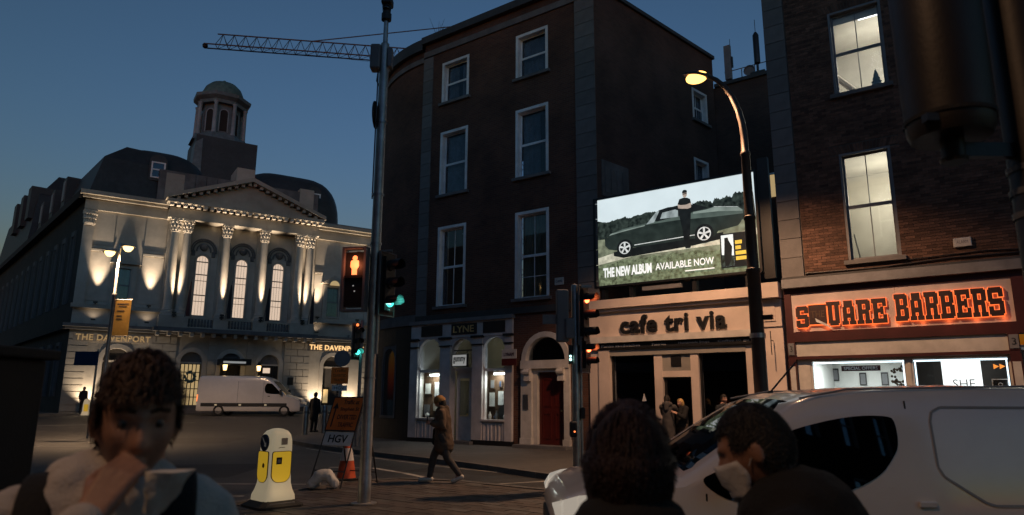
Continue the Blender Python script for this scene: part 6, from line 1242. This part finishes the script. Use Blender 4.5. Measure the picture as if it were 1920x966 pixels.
blob('coat', [((-.15, .03, 1.255), (.15, .03, 1.255), .08, .08), ((0, .03, 1.26), (0, .02, .8), .155, .18), ((0, .02, .8), (0, .02, .62), .18, .19), ((-.19, .03, 1.24), (-.235, .02, .97), .066, .06), ((-.235, .02, .97), (-.21, -.08, .8), .058, .05), ((.19, .03, 1.24), (.235, .02, .97), .066, .06), ((.235, .02, .97), (.21, -.08, .8), .058, .05), ((0, .03, 1.33), (0, .03, 1.28), .075, .09), ((-.06, .03, 1.30), (.06, .03, 1.30), .06, .06)], 'cloth_black', P, .012, 3, .008, 10)
for sx in (-1, 1): blob('shoe', [((sx * .09, .05, .045), (sx * .1, -.13, .04), .042, .038)], 'rubber', P, .012)
# --- man with a face mask, looking left
P = thing('person', 'short haired man in a black jacket with a white face mask looking left', 'person', (.725, 1.93, 0), -118)
h = head_mb((0, -.055, 1.463), 0, R(20), 1.02)
caps = [((0, -.01, 1.42), (0, .04, 1.28), .058, .064), ((-.16, .05, 1.26), (.16, .05, 1.26), .07, .07), ((0, .05, 1.26), (0, .03, .85), .13, .14), ((-.09, .03, .85), (-.1, .02, .45), .085, .055), ((-.1, .02, .45), (-.1, .04, .08), .05, .04), ((.09, .03, .85), (.1, .02, .45), .085, .055), ((.1, .02, .45), (.1, .04, .08), .05, .04), ((-.2, .05, 1.24), (-.25, .02, .96), .05, .044), ((-.25, .02, .96), (-.2, -.12, .8), .044, .032), ((.2, .05, 1.24), (.25, .02, .96), .05, .044), ((.25, .02, .96), (.2, -.12, .8), .044, .032)]
hand(caps, (-.2, -.12, .8), (.1, -.6, -.7), (-1, 0, 0), .4); hand(caps, (.2, -.12, .8), (-.1, -.6, -.7), (1, 0, 0), .4, side=-1)
blob('body', caps, 'skin2', P, .0065, 3, extra=h)
hair(P, h, 'hair_dark', lambda x, y, z: z > (.5 if y < -.45 else (.1 if y < .0 and abs(x) > .6 else .45 - 1.0 * (y + .4) if y < .15 else -.5)), lambda x, y, z: .05 + .04 * max(0, z), 5000, .014, .0012, seed=9)
mk = MB(); mr_ = []
for j in range(7):
    z = -.008 - j * .0165; rr_ = []
    for k in range(11):
        a = R(-78 + 156 * k / 10); wv = 1 - .22 * abs(j - 2.5) / 3.5; y = -.098 * math.cos(a * wv) * (1 - .05 * j * .3) - .022 * math.exp(-(a / .35) ** 2) * (1 if j < 4 else .55); x = .077 * math.sin(a * wv) * (1 - .03 * j); rr_.append(tuple(h.M @ Vector((x, y - .004, z)) * 1.02 + h.c))
    mr_.append(rr_)
i0 = len(mk.v)
for r in mr_: mk.v += r
for j in range(6):
    for k in range(10): mk.f.append((j * 11 + k, j * 11 + k + 1, j * 11 + k + 12, j * 11 + k + 11))
mko = mk.build('face_mask', 'mask_white', P, True); sm_ = mko.modifiers.new('s', 'SOLIDIFY'); sm_.thickness = .002
for sx in (-1, 1): MB().path([h.M @ Vector((sx * .074, -.02, -.03)) * 1.02 + h.c, h.M @ Vector((sx * .084, .02, .012)) * 1.02 + h.c], .0015, 5).build('mask_loop', 'mask_white', P)
blob('jacket', [((-.17, .05, 1.255), (.17, .05, 1.255), .088, .088), ((0, .05, 1.26), (0, .03, .8), .17, .18), ((-.21, .05, 1.24), (-.265, .02, .95), .074, .066), ((-.265, .02, .95), (-.215, -.11, .82), .064, .052), ((.21, .05, 1.24), (.265, .02, .95), .074, .066), ((.265, .02, .95), (.215, -.11, .82), .064, .052), ((0, .05, 1.335), (0, .05, 1.28), .07, .1), ((-.06, .06, 1.31), (.06, .06, 1.31), .065, .065), ((0, .13, 1.34), (0, .13, 1.22), .05, .08)], 'cloth_black', P, .012, 3, .008, 10)
blob('trousers', [((0, .03, .86), (0, .03, .8), .16, .16), ((-.09, .03, .85), (-.1, .02, .45), .1, .075), ((-.1, .02, .45), (-.1, .04, .1), .07, .06), ((.09, .03, .85), (.1, .02, .45), .1, .075), ((.1, .02, .45), (.1, .04, .1), .07, .06)], 'cloth_black', P, .016)
for sx in (-1, 1): blob('shoe', [((sx * .1, .06, .045), (sx * .115, -.15, .04), .046, .04)], 'rubber', P, .012)
# --- mid-distance people: joints in metres, figure facing -y
def figure(label, loc, rz, J, top, legs, hairm, coat_len=.0, shoes='rubber', hat=None, s=1.0, longhair=False, hood=False):
    P = thing('person', label, 'person', loc, rz); P.scale = (s, s, s)
    hd = Vector(J['head']); h = head_mb(tuple(hd), J.get('yaw', 0), J.get('pitch', 0), .98)
    n_, c_, hp = Vector(J['neck']), Vector(J['chest']), Vector(J['hip']); caps = [(tuple(hd + Vector((0, .02, -.05))), tuple(n_), .05, .06), (tuple(n_), tuple(c_), .1, .12), (tuple(c_), tuple(hp), .12, .13)]
    cl = [(tuple(n_ + Vector((0, 0, -.05))), tuple(c_), .13, .155), (tuple(c_), tuple(hp), .155, .17)]
    if coat_len: cl.append((tuple(hp), tuple(hp + Vector((0, .02, -coat_len))), .17, .19))
    tr = [(tuple(hp), tuple(hp + Vector((0, 0, -.06))), .15, .15)]
    for sx, k in ((-1, 'r'), (1, 'l')):
        sh, el, wr = (Vector(J[k + q]) for q in ('sh', 'el', 'wr')); hj, kn, an, toe = (Vector(J[k + q]) for q in ('hip', 'kn', 'an', 'toe'))
        caps += [(tuple(sh), tuple(el), .048, .04), (tuple(el), tuple(wr), .04, .028), (tuple(hj), tuple(kn), .08, .055), (tuple(kn), tuple(an), .055, .038), (tuple(an), tuple(toe), .036, .03)]
        hand(caps, wr, (wr - el), (sx, 0, .2), .45, side=-sx)
        cl += [(tuple(n_ + Vector((sx * .05, 0, -.06))), tuple(sh), .08, .075), (tuple(sh), tuple(el), .075, .065), (tuple(el), tuple(el.lerp(wr, .93)), .065, .048)]
        tr += [(tuple(hj), tuple(kn), .1, .075), (tuple(kn), tuple(kn.lerp(an, .92)), .075, .058)]
    blob('body', caps, 'skin', P, .0105, 3, extra=h); blob('trousers', tr, legs, P, .02, 2, .006, 9); blob('coat' if coat_len else 'jacket', cl, top, P, .02, 2, .012, 8)
    for k in ('r', 'l'): blob('shoe', [(tuple(Vector(J[k + 'an']) + Vector((0, .03, -.03))), tuple(J[k + 'toe']), .05, .042)], shoes, P, .014)
    hair(P, h, hairm, lambda x, y, z: z > (.5 if y < -.4 else .4 - 1.1 * (y + .4) if y < .2 else -.6) or (longhair and y > -.1 and z > -1), lambda x, y, z: .12 + .05 * max(0, z), 700, .03, .004)
    if longhair: blob('long_hair', [(tuple(hd + Vector((0, .05, 0))), tuple(hd + Vector((0, .07, -.2))), .08, .07)], hairm, P, .016)
    if hat:
        kn_ = MB(); kn_.v = []; R_ = []
        for j in range(9):
            t = j / 8; r = .104 * math.cos(t * 1.5) + .012 * (j == 0); R_.append([tuple(h.M @ Vector((r * math.cos(R(20 * k)), .112 / .104 * r * math.sin(R(20 * k)) + .008, .03 + .105 * math.sin(t * 1.57))) + hd) for k in range(18)])
        kn_.rings(R_).build('hat', hat, P, True)
        MB().rings([[tuple(h.M @ Vector((rr2 * math.cos(R(20 * k)), 1.07 * rr2 * math.sin(R(20 * k)) + .008, zz)) + hd) for k in range(18)] for rr2, zz in ((.108, .0), (.116, .02), (.112, .05))], False).build('hat_brim', hat, P, True)
    if hood: blob('hood', [(tuple(n_ + Vector((-.09, .06, .02))), tuple(n_ + Vector((.09, .06, .02))), .065, .065), (tuple(n_ + Vector((0, .12, .02))), tuple(n_ + Vector((0, .14, -.12))), .09, .07)], top, P, .016)
    return P
def stand(**k):
    J = dict(head=(0, -.02, 1.62), neck=(0, .01, 1.46), chest=(0, .01, 1.28), hip=(0, .01, .95), rsh=(-.18, .01, 1.40), lsh=(.18, .01, 1.40), rel=(-.23, .03, 1.12), lel=(.23, .03, 1.12), rwr=(-.22, -.06, .88), lwr=(.22, -.06, .88), rhip=(-.09, .01, .92), lhip=(.09, .01, .92), rkn=(-.1, -.01, .5), lkn=(.1, -.01, .5), ran=(-.1, .03, .08), lan=(.1, .03, .08), rtoe=(-.11, -.15, .045), ltoe=(.11, -.15, .045)); J.update(k); return J
J = stand(head=(0, -.06, 1.53), pitch=R(22), neck=(0, .0, 1.39), chest=(0, .02, 1.2), hip=(0, .03, .9), rsh=(-.17, 0, 1.33), lsh=(.17, 0, 1.33), rel=(-.2, .05, 1.07), lel=(.2, .03, 1.07), rwr=(-.07, -.2, 1.13), lwr=(.08, -.2, 1.12), rhip=(-.09, .02, .88), lhip=(.09, .02, .88), rkn=(-.09, -.16, .49), lkn=(.09, .12, .48), ran=(-.09, -.23, .09), lan=(.09, .38, .15), rtoe=(-.09, -.41, .045), ltoe=(.09, .24, .04))
pw = figure('walker in a tan hat and brown coat looking at a phone while crossing', (-1.36, 13.85, 0), -90, J, 'cloth_tan', 'cloth_grey', 'hair_dark', .2, 'paint_offwhite', 'hat_tan', 1.0, True)
ph_ = B(-.045, .045, -.30, -.285, 1.13, 1.26).build('phone', 'signal_black', None, rot=(0, 0, R(-90)), loc=(-1.36, 13.85, 0)); tag(ph_, 'dark phone held by the walker in the tan hat', 'phone')
bg_ = thing('shoulder_bag', 'black shoulder bag hanging at the hip of the walker', 'bag', (-1.36, 13.85, 0), -90); blob('bag_body', [((-.24, -.16, .98), (-.24, .06, .98), .05, .05), ((-.25, -.16, .74), (-.25, .06, .74), .06, .06), ((-.24, -.16, .98), (-.25, -.16, .74), .05, .06), ((-.24, .06, .98), (-.25, .06, .74), .05, .06), ((-.245, -.05, .98), (-.25, -.05, .74), .06, .065)], 'cloth_black', bg_, .02); MB().path([(-.22, -.1, 1.0), (-.19, -.08, 1.25), (-.12, 0, 1.43), (-.19, .08, 1.25), (-.22, .04, 1.0)], .012).build('bag_strap', 'cloth_black', bg_)
blob('scarf', [((-.07, -.02, 1.40), (.07, -.02, 1.40), .075, .075), ((0, .06, 1.40), (0, .09, 1.25), .08, .07)], 'cloth_brown', pw, .016)
blob('dark_sleeve', [((-.185, .0, 1.33), (-.21, .05, 1.07), .088, .078), ((-.21, .05, 1.07), (-.08, -.18, 1.125), .076, .056), ((-.1, -.02, 1.33), (-.1, -.06, 1.15), .13, .12)], 'cloth_brown', pw, .018, 2, .01, 9)
c1 = SW(3.1, -1.15); c2 = SW(3.42, -.95)
figure('person in a long grey hooded coat hugging someone by the cafe door', c1, 150, stand(head=(.03, -.03, 1.6), rwr=(-.06, -.32, 1.2), rel=(-.2, -.18, 1.2), lwr=(.06, -.32, 1.2), lel=(.2, -.18, 1.2)), 'cloth_grey', 'cloth_black', 'hair_dark', .45, hood=True)
figure('fair haired person in dark clothes being hugged by the cafe door', c2, -60, stand(head=(.02, -.06, 1.55), rwr=(-.1, -.3, 1.28), rel=(-.22, -.15, 1.2), lwr=(.12, -.28, 1.25), lel=(.22, -.14, 1.15)), 'cloth_black', 'cloth_brown', 'gold', .0, longhair=True, s=.97)
c3 = SW(4.75, -1.3)
figure('man in dark clothes standing outside the right cafe window', c3, 20, stand(rwr=(-.1, -.25, 1.15), rel=(-.22, -.05, 1.12)), 'cloth_navy', 'cloth_black', 'hair_dark', .1, s=1.0)
K = thing('green_bag', 'dark bag with a pale green strap on the man outside the cafe', 'bag', c3, 20); blob('pack', [((.28, .1, 1.35), (.28, .16, 1.05), .11, .13), ((.2, .14, 1.3), (.2, .16, 1.05), .1, .12)], 'cloth_navy', K, .018); MB().archring(.22, 1.32, .11, .13, -.02, .04, 12, R(10), R(200)).build('strap', 'copper_green', K)
figure('person in dark clothes standing by the steel bollards', (-9.35, 33.3, gz(33.3) + .1), 160, stand(), 'cloth_black', 'cloth_black', 'hair_dark', .3, s=1.06)
figure('small distant person in dark clothes at the far left of the hotel', (-28.6, 46.6, .5), 60, stand(), 'cloth_black', 'cloth_black', 'hair_dark', .1)
t = thing('far_keep_left_bollard', 'tiny glowing bollard at the far left in front of the hotel', 'bollard', (-27.6, 45.4, gz(45.4)), 30); MB().rings([rsq(a, z) for a, z in ((.26, .05), (.2, .3), (.19, .8), (.15, 1.02), (.05, 1.1))]).build('body', 'em_bollard', t, True); B(-.12, .12, -.21, -.18, .3, .75).build('panel', 'em_bollard_y', t)
t = thing('white_bollard', 'white rounded bollard seen past the near van windscreen', 'bollard', SW(6.1, -7.0), SA); MB().lathe([(.16, 0), (.16, .75), (.13, .87), (.06, .93), (.001, .94)], (0, 0, 0), 20).build('post', 'paint_white', t, True); MB().lathe([(.163, .55), (.163, .65)], (0, 0, 0), 20).build('band', 'paint_grey', t)
# draped sandbag at the foot of the diversion board
sbo = blob('sandbag', [((-.17, -.06, .1), (-.05, -.04, .24), .085, .1), ((-.05, -.04, .24), (.08, -.02, .25), .1, .095), ((.08, -.02, .25), (.2, .0, .1), .095, .085), ((-.18, -.06, .09), (-.14, .1, .09), .085, .08), ((.2, 0, .09), (.17, .14, .09), .085, .08)], 'sandbag', None, .012, 5, .012, 9, stretch=(1, 1, .8))
sbo.location = (-3.38, 12.85, 0); tag(sbo, 'white sandbag slumped at the foot of the orange diversion board', 'sandbag')
# ------------------------------------------------------------------ the side of the street behind the viewpoint (seen only in reflections and from other positions)
t = thing('opposite_terrace', 'plain brick terrace on the near side of the street behind the viewer', 'building', (-3, -9, 0), -36)
oh = [(-28 + 3.2 * k, -26.8 + 3.2 * k, z, z + 2.1) for k in range(18) for z in (5, 8.6, 12)]
MB().wall(-70, 32, 0, 15.5, oh, 0, -.4).build('wall', 'brick_flank', t); B(-70, 32, -.5, .2, 15.5, 15.9).build('coping', 'slate', t); B(-70, 32, -.05, .25, 3.6, 4.4).build('shop_fascia', 'paint_grey', t)
wfm = MB().box(0, .08, -.2, 0, 0, 2.1).box(1.12, 1.2, -.2, 0, 0, 2.1).box(.08, 1.12, -.2, 0, 2.02, 2.1).box(.08, 1.12, -.15, -.1, 1.0, 1.07).mesh('window', 'paint_white'); wpm = B(.08, 1.12, -.16, -.155, 0, 2.02).mesh('pane', 'glass_dark'); wbm = B(.0, 1.2, -.7, -.69, 0, 2.1).mesh('backing', 'interior_dark')
for h_ in oh:
    o = share('window', wfm, t, (h_[0], 0, h_[2])); share('pane', wpm, o, (0, 0, 0)); share('backing', wbm, o, (0, 0, 0))
t = thing('street_lamp', 'matching brown street lamp added unseen behind the viewer to light the foreground', 'street lamp', (-5.4, -1.2, 0), 150, 'sodium street lamps')  # unseen lamp, added to brighten the near people, van and island
bpy.data.objects['street_lamp']['group'] = 'sodium street lamps'
for ch_ in list(bpy.data.objects['street_lamp'].children):
    c_ = ch_.copy()
    if c_.type == 'LIGHT': c_.data = c_.data.copy(); c_.data.energy = 165; c_.data.spot_size = R(152)
    col.objects.link(c_); c_.parent = t

t = thing('neighbour_building', 'dark brick building continuing the row right of the barber, outside the frame', 'building', SO, SA)
nh = [(15 + 3 * k, 16.3 + 3 * k, z, z + 2.6) for k in range(6) for z in (5.2, 9.4)]
MB().wall(14.01, 34, 0, 14.2, nh, .0, .4).build('wall', 'brick_flank', t); B(14.01, 34, -.15, .5, 14.2, 14.6).build('coping', 'slate', t); B(14.01, 34, -.2, -.001, 3.5, 4.6).build('shop_fascia', 'paint_maroon', t)
for h_ in nh: sash(t, *h_, curtain=[(0, 1, 'curtain')])
bpy.data.scenes.remove(TMP)
